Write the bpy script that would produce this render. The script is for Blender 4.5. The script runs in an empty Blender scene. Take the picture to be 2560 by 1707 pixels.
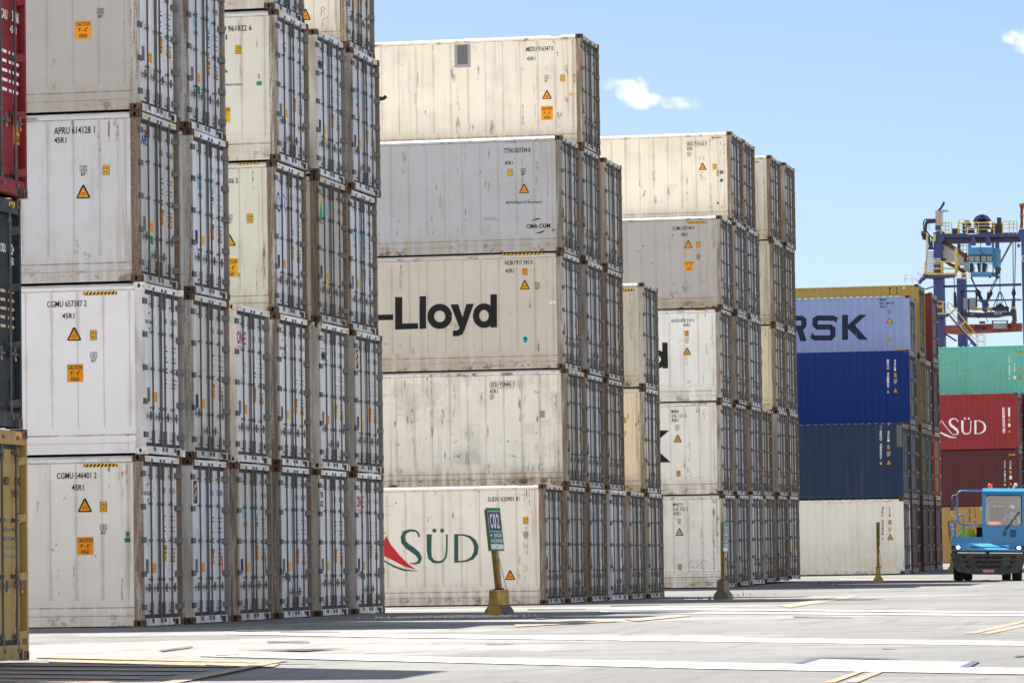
import bpy, bmesh, math, random
from mathutils import Vector, Matrix
D = bpy.data
SC = bpy.context.scene
COL = SC.collection
rad = math.radians

# ------------------------------------------------------------------ camera, sky, sun, exposure
IW, IH, FPX = 2560.0, 1707.0, 10424.44
YAW, PIT, ROL = rad(-11.37307), rad(3.11895), rad(-0.85643)
_f0 = Vector((math.sin(YAW), math.cos(YAW), 0))
_r0 = Vector((math.cos(YAW), -math.sin(YAW), 0))
_fw = _f0 * math.cos(PIT) + Vector((0, 0, math.sin(PIT)))
_u0 = -_f0 * math.sin(PIT) + Vector((0, 0, math.cos(PIT)))
# image right axis / image up axis after the small roll of the hand-held camera
_rt = _r0 * math.cos(ROL) + _u0 * math.sin(ROL)
_up = -_r0 * math.sin(ROL) + _u0 * math.cos(ROL)
cam = D.cameras.new("camera")
cam.lens = FPX / IW * 36.0
cam.sensor_width = 36.0
cam.sensor_fit = 'HORIZONTAL'
cam.clip_start = 1.0
cam.clip_end = 9000.0
co = D.objects.new("camera", cam)
COL.objects.link(co)
m = Matrix((( _rt.x, _up.x, -_fw.x, 0), (_rt.y, _up.y, -_fw.y, 0), (_rt.z, _up.z, -_fw.z, 0), (0, 0, 0, 1)))
co.matrix_world = m
SC.camera = co

SUN = Vector((-0.535, 0.34, 1.0)).normalized()
SUN_EL = math.asin(SUN.z)
EXPOSURE = 1.12
SKY_STRENGTH = 0.072
SUN_STRENGTH = 4.7
FILL_CLOUD_V, FILL_CLOUD_LO = 19.5, .35
W = D.worlds.new("World")
SC.world = W
W.use_nodes = True
wt = W.node_tree
bg = wt.nodes["Background"]
sky = wt.nodes.new("ShaderNodeTexSky")
sky.sky_type = 'NISHITA'
sky.sun_disc = False
sky.sun_elevation = SUN_EL
sky.sun_rotation = math.atan2(SUN.x, SUN.y)
sky.air_density = 0.68
sky.dust_density = 0.75
sky.ozone_density = 1.7
bg.inputs[1].default_value = SKY_STRENGTH
sl = D.lights.new("sun", 'SUN')
sl.energy = SUN_STRENGTH
sl.angle = rad(0.53)
sl.color = (1.0, 0.955, 0.88)
so = D.objects.new("sun", sl)
COL.objects.link(so)
so.rotation_euler = (-SUN).to_track_quat('-Z', 'Y').to_euler()
so.location = (0, 0, 60)
vs = SC.view_settings
SC.display_settings.display_device = 'sRGB'
vs.view_transform = 'Standard'
vs.look = 'None'
vs.gamma = 1.0
vs.use_curve_mapping = False
vs.exposure = EXPOSURE


def ray(px, py):
    a, b = px - IW / 2, py - IH / 2
    v = _rt * a - _up * b + _fw * FPX
    return v


def at(px, py, Y):
    d = ray(px, py)
    return d * (Y / d.y)


GP = [(-200, -1.30), (30, -1.28), (46, -1.15), (52, -1.05), (60, -.945), (67, -.885), (114, -.865), (128, -.70), (142, -.625), (165, -.37), (220, 0.0), (4000, 0.0)]


def gz(y):
    for (a, za), (b, zb) in zip(GP, GP[1:]):
        if y <= b:
            return za + (zb - za) * (y - a) / (b - a)
    return 0.0


def on_ground(px, py):
    d = ray(px, py)
    y = 20.0
    while y < 900:
        if d.z / d.y * y < gz(y):
            break
        y += .02
    return d * (y / d.y)


# clouds: soft white patches of the sky itself, fixed by direction
def sky_clouds():
    n = wt.nodes
    l = wt.links
    tc = n.new("ShaderNodeTexCoord")
    acc = None
    noi = n.new("ShaderNodeTexNoise")
    noi.inputs['Scale'].default_value = 330
    noi.inputs['Detail'].default_value = 7
    l.new(tc.outputs['Generated'], noi.inputs['Vector'])
    for px, py, wx, wy, amp in ((1580, 226, 44, 38, 1.15), (1606, 250, 54, 26, .95), (1540, 210, 60, 22, .55), (1700, 258, 70, 20, .75), (2552, 94, 50, 24, 1.0), (2595, 106, 60, 44, 1.2)):
        d0 = ray(px, py).normalized()
        sub = n.new("ShaderNodeVectorMath"); sub.operation = 'SUBTRACT'
        l.new(tc.outputs['Generated'], sub.inputs[0]); sub.inputs[1].default_value = d0
        ds = []
        for ax, w in ((_rt, wx), (_up, wy)):
            dt = n.new("ShaderNodeVectorMath"); dt.operation = 'DOT_PRODUCT'
            l.new(sub.outputs[0], dt.inputs[0]); dt.inputs[1].default_value = ax * (FPX / w)
            pw = n.new("ShaderNodeMath"); pw.operation = 'POWER'; pw.inputs[1].default_value = 2
            ab = n.new("ShaderNodeMath"); ab.operation = 'ABSOLUTE'
            l.new(dt.outputs['Value'], ab.inputs[0]); l.new(ab.outputs[0], pw.inputs[0])
            ds.append(pw)
        ad = n.new("ShaderNodeMath"); ad.operation = 'ADD'
        l.new(ds[0].outputs[0], ad.inputs[0]); l.new(ds[1].outputs[0], ad.inputs[1])
        mr = n.new("ShaderNodeMapRange"); mr.inputs[1].default_value = 1.5; mr.inputs[2].default_value = 0
        mr.inputs[3].default_value = 0; mr.inputs[4].default_value = amp
        l.new(ad.outputs[0], mr.inputs[0])
        if acc is None:
            acc = mr
        else:
            mx = n.new("ShaderNodeMath"); mx.operation = 'MAXIMUM'
            l.new(acc.outputs[0], mx.inputs[0]); l.new(mr.outputs[0], mx.inputs[1]); acc = mx
    mu = n.new("ShaderNodeMath"); mu.operation = 'MULTIPLY'
    l.new(acc.outputs[0], mu.inputs[0]); l.new(noi.outputs[0], mu.inputs[1])
    rp = n.new("ShaderNodeMapRange"); rp.inputs[1].default_value = .14; rp.inputs[2].default_value = .66; rp.interpolation_type = 'SMOOTHSTEP'
    l.new(mu.outputs[0], rp.inputs[0])

    # unseen bright cloud band, added low behind the camera to lift the shaded sides
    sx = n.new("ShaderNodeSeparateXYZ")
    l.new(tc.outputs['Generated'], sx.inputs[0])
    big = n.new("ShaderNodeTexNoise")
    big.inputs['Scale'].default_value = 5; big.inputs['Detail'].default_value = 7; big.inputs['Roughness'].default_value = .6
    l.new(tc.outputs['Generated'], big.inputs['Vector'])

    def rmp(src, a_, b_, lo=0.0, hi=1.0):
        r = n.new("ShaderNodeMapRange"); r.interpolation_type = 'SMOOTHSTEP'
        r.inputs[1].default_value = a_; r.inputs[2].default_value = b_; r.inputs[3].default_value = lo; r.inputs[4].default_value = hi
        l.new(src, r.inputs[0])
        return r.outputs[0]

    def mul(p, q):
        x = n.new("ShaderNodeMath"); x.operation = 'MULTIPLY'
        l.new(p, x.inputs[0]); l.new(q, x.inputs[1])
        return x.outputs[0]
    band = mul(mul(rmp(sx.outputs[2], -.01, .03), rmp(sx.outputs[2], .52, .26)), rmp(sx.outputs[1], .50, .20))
    bank = mul(band, rmp(big.outputs[0], FILL_CLOUD_LO, FILL_CLOUD_LO + .14))
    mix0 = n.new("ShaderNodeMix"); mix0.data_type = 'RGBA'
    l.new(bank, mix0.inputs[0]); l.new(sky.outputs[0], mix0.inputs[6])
    mix0.inputs[7].default_value = (FILL_CLOUD_V, FILL_CLOUD_V * .97, FILL_CLOUD_V * .93, 1)
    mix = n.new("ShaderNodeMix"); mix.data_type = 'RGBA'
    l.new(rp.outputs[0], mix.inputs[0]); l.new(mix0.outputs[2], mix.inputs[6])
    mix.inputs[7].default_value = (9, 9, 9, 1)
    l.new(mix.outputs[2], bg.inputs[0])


sky_clouds()

# ------------------------------------------------------------------ node helper and materials


class NT:
    def __init__(s, name):
        s.m = D.materials.new(name)
        s.m.use_nodes = True
        s.t = s.m.node_tree
        s.b = s.t.nodes["Principled BSDF"]
        s.oi = None

    def n(s, t, **k):
        x = s.t.nodes.new("ShaderNode" + t)
        for a, v in k.items():
            setattr(x, a, v)
        return x

    def set(s, sock, v):
        if hasattr(v, 'is_linked') or isinstance(v, bpy.types.NodeSocket):
            s.t.links.new(v, sock)
        else:
            sock.default_value = v

    def math(s, op, a, b=0.0, clamp=False):
        x = s.n("Math", operation=op, use_clamp=clamp)
        s.set(x.inputs[0], a); s.set(x.inputs[1], b)
        return x.outputs[0]

    def mix(s, f, a, b, mode='MIX'):
        x = s.n("Mix", data_type='RGBA', blend_type=mode)
        s.set(x.inputs[0], f); s.set(x.inputs[6], c4(a)); s.set(x.inputs[7], c4(b))
        return x.outputs[2]

    def ramp(s, v, a, b, lo=0.0, hi=1.0):
        x = s.n("MapRange", interpolation_type='SMOOTHSTEP')
        s.set(x.inputs[0], v); s.set(x.inputs[1], a); s.set(x.inputs[2], b); s.set(x.inputs[3], lo); s.set(x.inputs[4], hi)
        return x.outputs[0]

    def pos(s):
        return s.n("NewGeometry").outputs['Position']

    def obj(s):
        x = s.n("SeparateXYZ")
        s.t.links.new(s.n("TexCoord").outputs['Object'], x.inputs[0])
        return x.outputs

    def noise(s, scale=(1, 1, 1), detail=3, rough=.55, sc=1.0, off=0):
        mp = s.n("Mapping")
        s.t.links.new(s.pos(), mp.inputs[0])
        mp.inputs['Scale'].default_value = scale
        mp.inputs['Location'].default_value = (off, off * .7, off * 1.3)
        x = s.n("TexNoise")
        s.t.links.new(mp.outputs[0], x.inputs['Vector'])
        x.inputs['Scale'].default_value = sc
        x.inputs['Detail'].default_value = detail
        x.inputs['Roughness'].default_value = rough
        return x.outputs[0]

    def color(s):
        s.oi = s.oi or s.n("ObjectInfo")
        return s.oi.outputs['Color']

    def alpha(s):
        s.oi = s.oi or s.n("ObjectInfo")
        return s.oi.outputs['Alpha']

    def done(s, col, rough=.5, metal=0.0, bump=None, bs=.3, bd=.02, spec=.5):
        s.set(s.b.inputs['Base Color'], c4(col))
        s.set(s.b.inputs['Roughness'], rough)
        s.set(s.b.inputs['Metallic'], metal)
        s.b.inputs['Specular IOR Level'].default_value = spec
        if bump is not None:
            x = s.n("Bump")
            x.inputs['Strength'].default_value = bs
            x.inputs['Distance'].default_value = bd
            s.t.links.new(bump, x.inputs['Height'])
            s.t.links.new(x.outputs[0], s.b.inputs['Normal'])
        return s.m


def c4(v):
    if isinstance(v, tuple) and len(v) == 3:
        return (*v, 1)
    return v


def plain(name, col, rough=.55, metal=0.0, var=.15, sc=3.0, spec=.5):
    q = NT(name)
    nz = q.noise(detail=4, sc=sc)
    f = q.ramp(nz, .3, .7, 1 - var, 1 + var * .4)
    mu = q.mix(1.0, col, f, 'MULTIPLY')
    return q.done(mu, rough, metal, spec=spec)


RUST = (.16, .065, .022)
RUSTD = (.045, .026, .018)


def mat_side():
    q = NT("container_side_paint")
    col, al = q.color(), q.alpha()
    x, y, z = q.obj()
    st = q.noise((6, 6, .28), 5, .6)
    st2 = q.noise((22, 22, .5), 3, .6, off=7)
    bl = q.noise((1, 1, 1), 6, .62, sc=1.1, off=3)
    fine = q.noise((1, 1, 1), 4, .6, sc=14, off=9)
    c = q.mix(q.ramp(bl, .35, .7, 0, .35), col, q.mix(1.0, col, (.86, .82, .74), 'MULTIPLY'))
    # vertical grey-brown streaks
    f = q.math('MULTIPLY', q.ramp(st, .52, .80), q.math('MULTIPLY', al, .6))
    c = q.mix(f, c, (.38, .33, .265))
    f = q.math('MULTIPLY', q.ramp(st2, .56, .75), q.math('MULTIPLY', al, .38))
    c = q.mix(f, c, (.30, .265, .22))
    c = q.mix(q.math('MULTIPLY', q.ramp(q.noise((1.2, 1.2, .9), 7, .7, off=71), .50, .66), q.math('MULTIPLY', q.math('MULTIPLY', al, al), .5)), c, (.44, .41, .36))
    # panel seams
    mo = q.math('PINGPONG', q.math('ADD', x, 40.02), .2285)
    seam = q.math('LESS_THAN', mo, .0085)
    halo = q.math('MULTIPLY', q.ramp(mo, .07, .0, 0, .34), q.ramp(bl, .36, .62))
    ctr = q.math('GREATER_THAN', z, .46)
    ctr2 = q.math('LESS_THAN', z, 2.76)
    inp = q.math('MULTIPLY', ctr, ctr2)
    c = q.mix(q.math('MULTIPLY', q.math('MAXIMUM', q.math('MULTIPLY', seam, .5), halo), inp), c, (.3, .24, .17))
    # scuffs
    sf = q.math('MULTIPLY', q.ramp(q.noise((2.2, 2.2, 5), 5, .7, off=21), .66, .72), q.ramp(fine, .45, .6))
    c = q.mix(q.math('MULTIPLY', sf, q.math('MULTIPLY', al, .9)), c, (.16, .14, .12))
    # tan stain toward the floor rail and rust along rails
    lo = q.math('MULTIPLY', q.ramp(z, .62, .12), q.ramp(st, .3, .62))
    c = q.mix(q.math('MULTIPLY', lo, q.math('MULTIPLY', al, .8)), c, (.36, .26, .15))
    ln = q.math('LESS_THAN', q.math('ABSOLUTE', q.math('SUBTRACT', z, .33)), .012)
    ln2 = q.math('LESS_THAN', q.math('ABSOLUTE', q.math('SUBTRACT', z, 2.775)), .008)
    lns = q.math('MAXIMUM', ln, ln2)
    c = q.mix(q.math('MULTIPLY', lns, q.ramp(st, .3, .6, .25, .75)), c, (.22, .13, .06))
    edge = q.math('MAXIMUM', q.math('MULTIPLY', q.ramp(z, 2.70, 2.84), 1.0), q.ramp(z, .36, .05))
    rz = q.ramp(q.noise((3, 3, 4), 6, .7, off=33), .53, .62)
    c = q.mix(q.math('MULTIPLY', q.math('MULTIPLY', edge, rz), q.math('MULTIPLY', al, 1.1, True)), c, q.mix(fine, RUSTD, RUST))
    endx = q.ramp(x, -.75, -.15)
    rs = q.ramp(q.noise((9, 9, .35), 5, .65, off=41), .5, .68)
    c = q.mix(q.math('MULTIPLY', q.math('MULTIPLY', endx, rs), q.math('MULTIPLY', al, .8, True)), c, (.34, .19, .08))
    # rust spots
    sp = q.ramp(q.noise((1.6, 1.6, 2.0), 8, .75, off=55), .69, .74)
    c = q.mix(q.math('MULTIPLY', sp, q.math('MULTIPLY', al, .8)), c, RUST)
    h = q.math('ADD', q.math('MULTIPLY', q.math('SUBTRACT', 1.0, q.math('MULTIPLY', seam, inp)), .6), q.math('MULTIPLY', q.noise((.6, .6, .4), 2, sc=1.4), 2.0))
    return q.done(c, q.ramp(bl, .3, .7, .42, .62), 0, h, .25, .012, spec=.3)


def mat_post():
    q = NT("corner_post_steel")
    col, al = q.color(), q.alpha()
    st = q.noise((13, 13, .8), 7, .72, off=5)
    big = q.noise((4, 4, .7), 5, .62, off=15)
    fine = q.noise((1, 1, 1), 5, .68, sc=24, off=25)
    c = q.mix(q.ramp(big, .32, .68, 0, .8), q.mix(.85, col, (.50, .45, .37), 'MULTIPLY'), col)
    mixn = q.math('ADD', q.math('MULTIPLY', st, .7), q.math('MULTIPLY', fine, .3))
    thr = q.math('SUBTRACT', .61, q.math('MULTIPLY', al, .33))
    f = q.ramp(mixn, thr, q.math('ADD', thr, .20))
    rc = q.mix(q.ramp(big, .38, .62), q.mix(q.ramp(fine, .35, .65), (.075, .055, .038), (.22, .155, .095)), q.mix(q.ramp(fine, .35, .65), (.055, .032, .02), (.25, .115, .045)))
    c = q.mix(q.math('MULTIPLY', f, .92), c, rc)
    g = q.ramp(q.noise((22, 22, 2.2), 6, .75, off=35), .54, .68)
    c = q.mix(q.math('MULTIPLY', g, q.math('MULTIPLY', al, .8, True)), c, (.085, .075, .065))
    return q.done(c, .7, 0, fine, .3, .008)


def mat_casting():
    q = NT("corner_casting_steel")
    col, al = q.color(), q.alpha()
    fine = q.noise((1, 1, 1), 5, .65, sc=12, off=25)
    c = q.mix(q.ramp(fine, .35, .65), (.032, .022, .017), (.14, .07, .034))
    c = q.mix(q.ramp(q.math('ADD', fine, q.math('MULTIPLY', al, .62)), 0.92, 1.12), c, q.mix(1.0, col, (.9, .88, .82), 'MULTIPLY'))
    return q.done(c, .75, 0, fine, .3, .006)


def mat_door():
    q = NT("door_panel_paint")
    col, al = q.color(), q.alpha()
    x, y, z = q.obj()
    st = q.noise((7, 7, .35), 5, .62, off=2)
    bl = q.noise((1, 1, 1), 5, .62, sc=1.7, off=12)
    fine = q.noise((1, 1, 1), 4, .6, sc=18, off=19)
    c = q.mix(q.math('MULTIPLY', q.ramp(st, .46, .72), q.math('MULTIPLY', al, .75)), col, (.30, .275, .245))
    c = q.mix(q.math('MULTIPLY', q.ramp(bl, .5, .7), q.math('MULTIPLY', al, .35)), c, (.42, .39, .35))
    lo = q.math('MULTIPLY', q.ramp(z, .75, .2), q.ramp(st, .35, .6))
    c = q.mix(q.math('MULTIPLY', lo, q.math('MULTIPLY', al, .8)), c, (.19, .16, .12))
    sc = q.math('MULTIPLY', q.ramp(q.noise((3, 3, 7), 5, .7, off=61), .64, .7), al)
    c = q.mix(sc, c, (.13, .11, .10))
    return q.done(c, .45, 0, bl, .1, .01)


def mat_bar():
    q = NT("locking_bar_steel")
    al = q.alpha()
    st = q.noise((14, 14, 1.6), 5, .65, off=8)
    c = q.mix(q.ramp(st, .4, .6), (.048, .047, .050), (.088, .087, .092))
    f = q.ramp(q.math('ADD', st, q.math('MULTIPLY', al, .16)), .6, .72)
    c = q.mix(f, c, (.07, .045, .03))
    return q.done(c, .55, .05)


def mat_dry():
    q = NT("dry_container_paint")
    col, al = q.color(), q.alpha()
    x, y, z = q.obj()
    st = q.noise((7, 7, .3), 5, .62, off=4)
    bl = q.noise((1, 1, 1), 5, .62, sc=.9, off=14)
    c = q.mix(q.ramp(bl, .35, .7, 0, .4), col, q.mix(1.0, col, (.80, .80, .82), 'MULTIPLY'))
    c = q.mix(q.math('MULTIPLY', q.ramp(st, .5, .75), q.math('MULTIPLY', al, .6)), c, q.mix(.55, col, (.22, .19, .16)))
    sp = q.math('MULTIPLY', q.ramp(q.noise((2.5, 2.5, 1.2), 8, .75, off=44), .60, .66), q.ramp(z, 1.5, .2, .15, 1))
    c = q.mix(q.math('MULTIPLY', sp, al), c, (.10, .05, .025))
    ed = q.math('MULTIPLY', q.math('MAXIMUM', q.ramp(z, .3, .05), q.ramp(z, 2.66, 2.86)), q.ramp(q.noise((5, 5, 5), 5, .7, off=3), .5, .6))
    c = q.mix(q.math('MULTIPLY', ed, q.math('MULTIPLY', al, .9)), c, (.11, .075, .05))
    return q.done(c, .6, spec=.18)


def mat_mark(name, col, wear=.25, rough=.55):
    q = NT(name)
    w = q.ramp(q.noise((5, 5, 1.2), 6, .72, off=6), .60, .72)
    c = q.mix(q.math('MULTIPLY', w, wear), col, (.48, .44, .38))
    return q.done(c, rough, spec=.18)


GROUND_PALE = ((470, 1628, 5.5, 2.6), (180, 1618, 3.5, 2.0), (1230, 1553, 4.0, 2.2), (1000, 1600, 5.0, 2.0), (1700, 1545, 4.0, 2.0), (2050, 1492, 5.0, 3.0), (1350, 1520, 6.0, 2.5), (700, 1580, 4.0, 1.5))


def mat_ground():
    q = NT("yard_concrete")
    a = q.noise((.16, .10, 1), 6, .6)
    b = q.noise((.9, .6, 1), 7, .68, off=10)
    g = q.noise((8, 8, 1), 5, .72, off=20)
    gg = q.noise((46, 46, 1), 3, .75, off=30)
    c = q.mix(q.ramp(a, .38, .62), (.20, .197, .19), (.262, .255, .242))
    # dusty, paler areas
    px = q.n("SeparateXYZ")
    q.t.links.new(q.pos(), px.inputs[0])
    m_ = None
    for x_, y_, rx, ry in GROUND_PALE:
        w = on_ground(x_, y_)
        dx = q.math('POWER', q.math('ABSOLUTE', q.math('DIVIDE', q.math('SUBTRACT', px.outputs[0], w.x), rx)), 2)
        dy = q.math('POWER', q.math('ABSOLUTE', q.math('DIVIDE', q.math('SUBTRACT', px.outputs[1], w.y), ry)), 2)
        v = q.ramp(q.math('ADD', dx, dy), 1.6, .0)
        m_ = v if m_ is None else q.math('MAXIMUM', m_, v)
    c = q.mix(q.math('MULTIPLY', q.ramp(q.math('ADD', q.math('MULTIPLY', m_, .5), b), .58, .84), .85), c, (.375, .366, .343))
    c = q.mix(q.ramp(b, .47, .28, 0, .7), c, (.12, .118, .116))
    oil = q.ramp(q.noise((.5, .35, 1), 7, .74, off=80), .62, .70, 0, .75)
    c = q.mix(oil, c, (.085, .083, .081))
    c = q.mix(q.ramp(g, .55, .72, 0, .5), c, (.095, .093, .09))
    c = q.mix(q.ramp(g, .42, .30, 0, .35), c, (.36, .35, .335))
    c = q.mix(q.ramp(gg, .45, .70, .0, .6), c, (.12, .117, .113))
    c = q.mix(q.ramp(gg, .42, .30, .0, .4), c, (.40, .39, .37))
    t = q.noise((2.6, .12, 1), 5, .6, off=40)
    c = q.mix(q.ramp(t, .54, .72, 0, .45), c, (.11, .108, .106))
    t2 = q.noise((.14, 3.0, 1), 5, .62, off=47)
    c = q.mix(q.ramp(t2, .53, .68, 0, .6), c, (.115, .113, .11))
    c = q.mix(q.ramp(t2, .44, .32, 0, .35), c, (.35, .342, .325))
    h = q.math('ADD', q.math('MULTIPLY', gg, .5), g)
    return q.done(c, .82, 0, h, .4, .012, spec=.25)


M = {}
M['side'] = mat_side()
M['post'] = mat_post()
M['cast'] = mat_casting()
M['door'] = mat_door()
M['bar'] = mat_bar()
M['dry'] = mat_dry()
M['ground'] = mat_ground()
M['gasket'] = plain("rubber_gasket", (.03, .031, .034), .6)
M['roof'] = plain("white_roof_sheet", (.80, .79, .76), .5, var=.15, sc=2)
M['dark'] = plain("dark_void", (.008, .008, .008), .9, var=0)
M['hinge'] = plain("hinge_steel", (.095, .094, .097), .6, .05, .4, 9)
for n_, c_, w_ in (('black', (.014, .014, .016), .2), ('orange', (.80, .30, .012), .1), ('yellow', (.80, .44, .02), .12), ('white', (.78, .78, .76), .25), ('green', (.03, .10, .085), .35), ('red', (.52, .028, .03), .12), ('navy', (.012, .02, .10), .1), ('sky_blue', (.14, .42, .62), .1), ('magenta', (.42, .015, .13), .1), ('plate', (.13, .125, .13), .3), ('tan', (.55, .42, .27), .2), ('teal_green', (.02, .30, .16), .15), ('grey_patch', (.30, .30, .30), .3), ('logo_blue', (.02, .07, .33), .2), ('pale', (.80, .80, .78), .2), ('sig_green', (.012, .17, .075), .15), ('ink', (.15, .15, .165), .5), ('blue_line', (.02, .19, .36), .1), ('lime', (.55, .68, .03), .1), ('cyan', (.08, .50, .62), .1)):
    M[n_] = mat_mark("marking_" + n_, c_, w_)
M['ghost'] = mat_mark("sticker_ghost", (.78, .69, .54), .5)


def mat_rag(name, col, lo=.44, hi=.60, sc=11.0):
    """stain with ragged, partly see-through edges"""
    q = NT(name)
    n1 = q.noise((1, 1, .45), 6, .72, sc=sc, off=17)
    n2 = q.noise((1, 1, 1), 4, .6, sc=sc * 2, off=27)
    c = q.mix(q.ramp(n2, .35, .65), col, tuple(.45 * v for v in col))
    m_ = q.done(c, .8, spec=.15)
    q.t.links.new(q.ramp(n1, lo, hi), q.b.inputs['Alpha'])
    return m_


M['rusty'] = mat_rag("rust_run", (.36, .20, .10), .46, .68)
M['stain'] = mat_rag("brown_stain", (.46, .37, .26), .46, .76, 7)
M['scuff'] = mat_rag("dark_scuff", (.27, .245, .215), .48, .68, 16)
M['deep_navy'] = mat_mark("marking_deep_navy", (.012, .022, .045), .3)

# ------------------------------------------------------------------ mesh builder


class MB:
    def __init__(s):
        s.v = []
        s.f = []
        s.mi = []
        s.mats = []

    def m(s, k):
        mm = M[k] if isinstance(k, str) else k
        if mm not in s.mats:
            s.mats.append(mm)
        return s.mats.index(mm)

    def poly(s, pts, k):
        b = len(s.v)
        s.v += [tuple(p) for p in pts]
        s.f.append(tuple(range(b, b + len(pts))))
        s.mi.append(s.m(k))

    def box(s, x0, x1, y0, y1, z0, z1, k, xf=None):
        c = [(x0, y0, z0), (x1, y0, z0), (x1, y1, z0), (x0, y1, z0), (x0, y0, z1), (x1, y0, z1), (x1, y1, z1), (x0, y1, z1)]
        if xf:
            c = [xf(Vector(p)) for p in c]
        b = len(s.v)
        s.v += [tuple(p) for p in c]
        i = s.m(k)
        for q in ((0, 3, 2, 1), (4, 5, 6, 7), (0, 1, 5, 4), (1, 2, 6, 5), (2, 3, 7, 6), (3, 0, 4, 7)):
            s.f.append(tuple(b + j for j in q)); s.mi.append(i)

    def bevbox(s, x0, x1, y0, y1, z0, z1, r, k):
        """box with chamfered vertical and top edges"""
        pl = lambda e, z: [(x0 + e, y0, z), (x1 - e, y0, z), (x1, y0 + e, z), (x1, y1 - e, z), (x1 - e, y1, z), (x0 + e, y1, z), (x0, y1 - e, z), (x0, y0 + e, z)]
        ins = [(x0 + 2 * r, y0 + r), (x1 - 2 * r, y0 + r), (x1 - r, y0 + 2 * r), (x1 - r, y1 - 2 * r), (x1 - 2 * r, y1 - r), (x0 + 2 * r, y1 - r), (x0 + r, y1 - 2 * r), (x0 + r, y0 + 2 * r)]
        s.rings([pl(r, z0), pl(r, z1 - r), [(a, b, z1) for a, b in ins]], k, True, True)

    def rings(s, rs, k, cap0=False, cap1=False, closed=True):
        b = len(s.v)
        n = len(rs[0])
        for r in rs:
            s.v += [tuple(p) for p in r]
        i = s.m(k)
        for a in range(len(rs) - 1):
            for j in range(n if closed else n - 1):
                j2 = (j + 1) % n
                s.f.append((b + a * n + j, b + a * n + j2, b + (a + 1) * n + j2, b + (a + 1) * n + j)); s.mi.append(i)
        if cap0:
            s.f.append(tuple(b + j for j in reversed(range(n)))); s.mi.append(i)
        if cap1:
            s.f.append(tuple(b + (len(rs) - 1) * n + j for j in range(n))); s.mi.append(i)

    def tube(s, pts, r, k, n=8, caps=True):
        pts = [Vector(p) for p in pts]
        rs = []
        for i, p in enumerate(pts):
            d = (pts[min(i + 1, len(pts) - 1)] - pts[max(i - 1, 0)]).normalized()
            a = d.cross(Vector((0, 0, 1)))
            if a.length < .05:
                a = d.cross(Vector((1, 0, 0)))
            a.normalize()
            b = d.cross(a)
            rr = r[i] if isinstance(r, (list, tuple)) else r
            rs.append([p + (a * math.cos(t) + b * math.sin(t)) * rr for t in [2 * math.pi * j / n for j in range(n)]])
        s.rings(rs, k, caps, caps)

    def prism(s, pts, off, k):
        """closed prism: polygon pts, swept by the vector off"""
        off = Vector(off)
        a = [Vector(p) for p in pts]
        s.rings([a, [p + off for p in a]], k)
        s.poly(list(reversed(a)), k)
        s.poly([p + off for p in a], k)

    def plate_hole(s, o, u, v, w, h, cu, cv, ru, rv, dep, k, kd, n=16):
        """rectangle w x h with an oval hole sunk by the vector dep"""
        o, u, v, dep = Vector(o), Vector(u), Vector(v), Vector(dep)
        out, inn = [], []
        for j in range(n):
            t = 2 * math.pi * (j + .5) / n
            c, sn = math.cos(t), math.sin(t)
            inn.append(o + u * (cu + ru * c) + v * (cv + rv * sn))
            sc = 1e9
            if abs(c) > 1e-6:
                sc = min(sc, ((w - cu) if c > 0 else cu) / abs(c))
            if abs(sn) > 1e-6:
                sc = min(sc, ((h - cv) if sn > 0 else cv) / abs(sn))
            out.append([cu + c * sc, cv + sn * sc])
        for q in ((0, 0), (w, 0), (w, h), (0, h)):
            j = min(range(n), key=lambda i: (out[i][0] - q[0]) ** 2 + (out[i][1] - q[1]) ** 2)
            out[j] = list(q)
        s.rings([[o + u * a + v * b for a, b in out], inn], k)
        s.rings([inn, [p + dep for p in inn]], k)
        s.poly([p + dep for p in inn], kd)

    def mesh(s, name, smooth=False):
        me = D.meshes.new(name)
        me.from_pydata(s.v, [], s.f)
        for mm in s.mats:
            me.materials.append(mm)
        me.polygons.foreach_set('material_index', s.mi)
        if smooth:
            me.polygons.foreach_set('use_smooth', [True] * len(s.f))
        me.update()
        return me


def fixn(me):
    bm = bmesh.new()
    bm.from_mesh(me)
    bmesh.ops.recalc_face_normals(bm, faces=bm.faces)
    bm.to_mesh(me)
    bm.free()
    return me


def put(name, me, parent=None, color=None, loc=(0, 0, 0)):
    o = D.objects.new(name, me)
    COL.objects.link(o)
    o.location = loc
    if parent:
        o.parent = parent
    if color:
        o.color = color
    return o


def thing(name, label, cat, loc=(0, 0, 0), group=None, rotz=0):
    o = D.objects.new(name, None)
    COL.objects.link(o)
    o.location = loc
    o.rotation_euler = (0, 0, rotz)
    o.empty_display_size = .3
    o['label'] = label
    o['category'] = cat
    if group:
        o['group'] = group
    return o


# text: glyph outlines from the built-in font, normalised to a unit rectangle
_tc = {}


def glyphs(txt, bold=0.0):
    key = (txt, bold)
    if key in _tc:
        return _tc[key]
    cu = D.curves.new("lettering", 'FONT')
    cu.body = txt
    cu.resolution_u = 2 if len(txt) > 3 else 4
    cu.offset = bold
    ob = D.objects.new("lettering", cu)
    me = D.meshes.new_from_object(ob)
    vs_ = [v.co.copy() for v in me.vertices]
    fs = [tuple(p.vertices) for p in me.polygons]
    D.objects.remove(ob); D.curves.remove(cu); D.meshes.remove(me)
    x0 = min(v.x for v in vs_); x1 = max(v.x for v in vs_); y0 = min(v.y for v in vs_); y1 = max(v.y for v in vs_)
    if x1 - x0 < 1e-6:
        x1 = x0 + 1
    r = ([((v.x - x0) / (x1 - x0), (v.y - y0) / (y1 - y0)) for v in vs_], fs)
    _tc[key] = r
    return r


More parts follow.
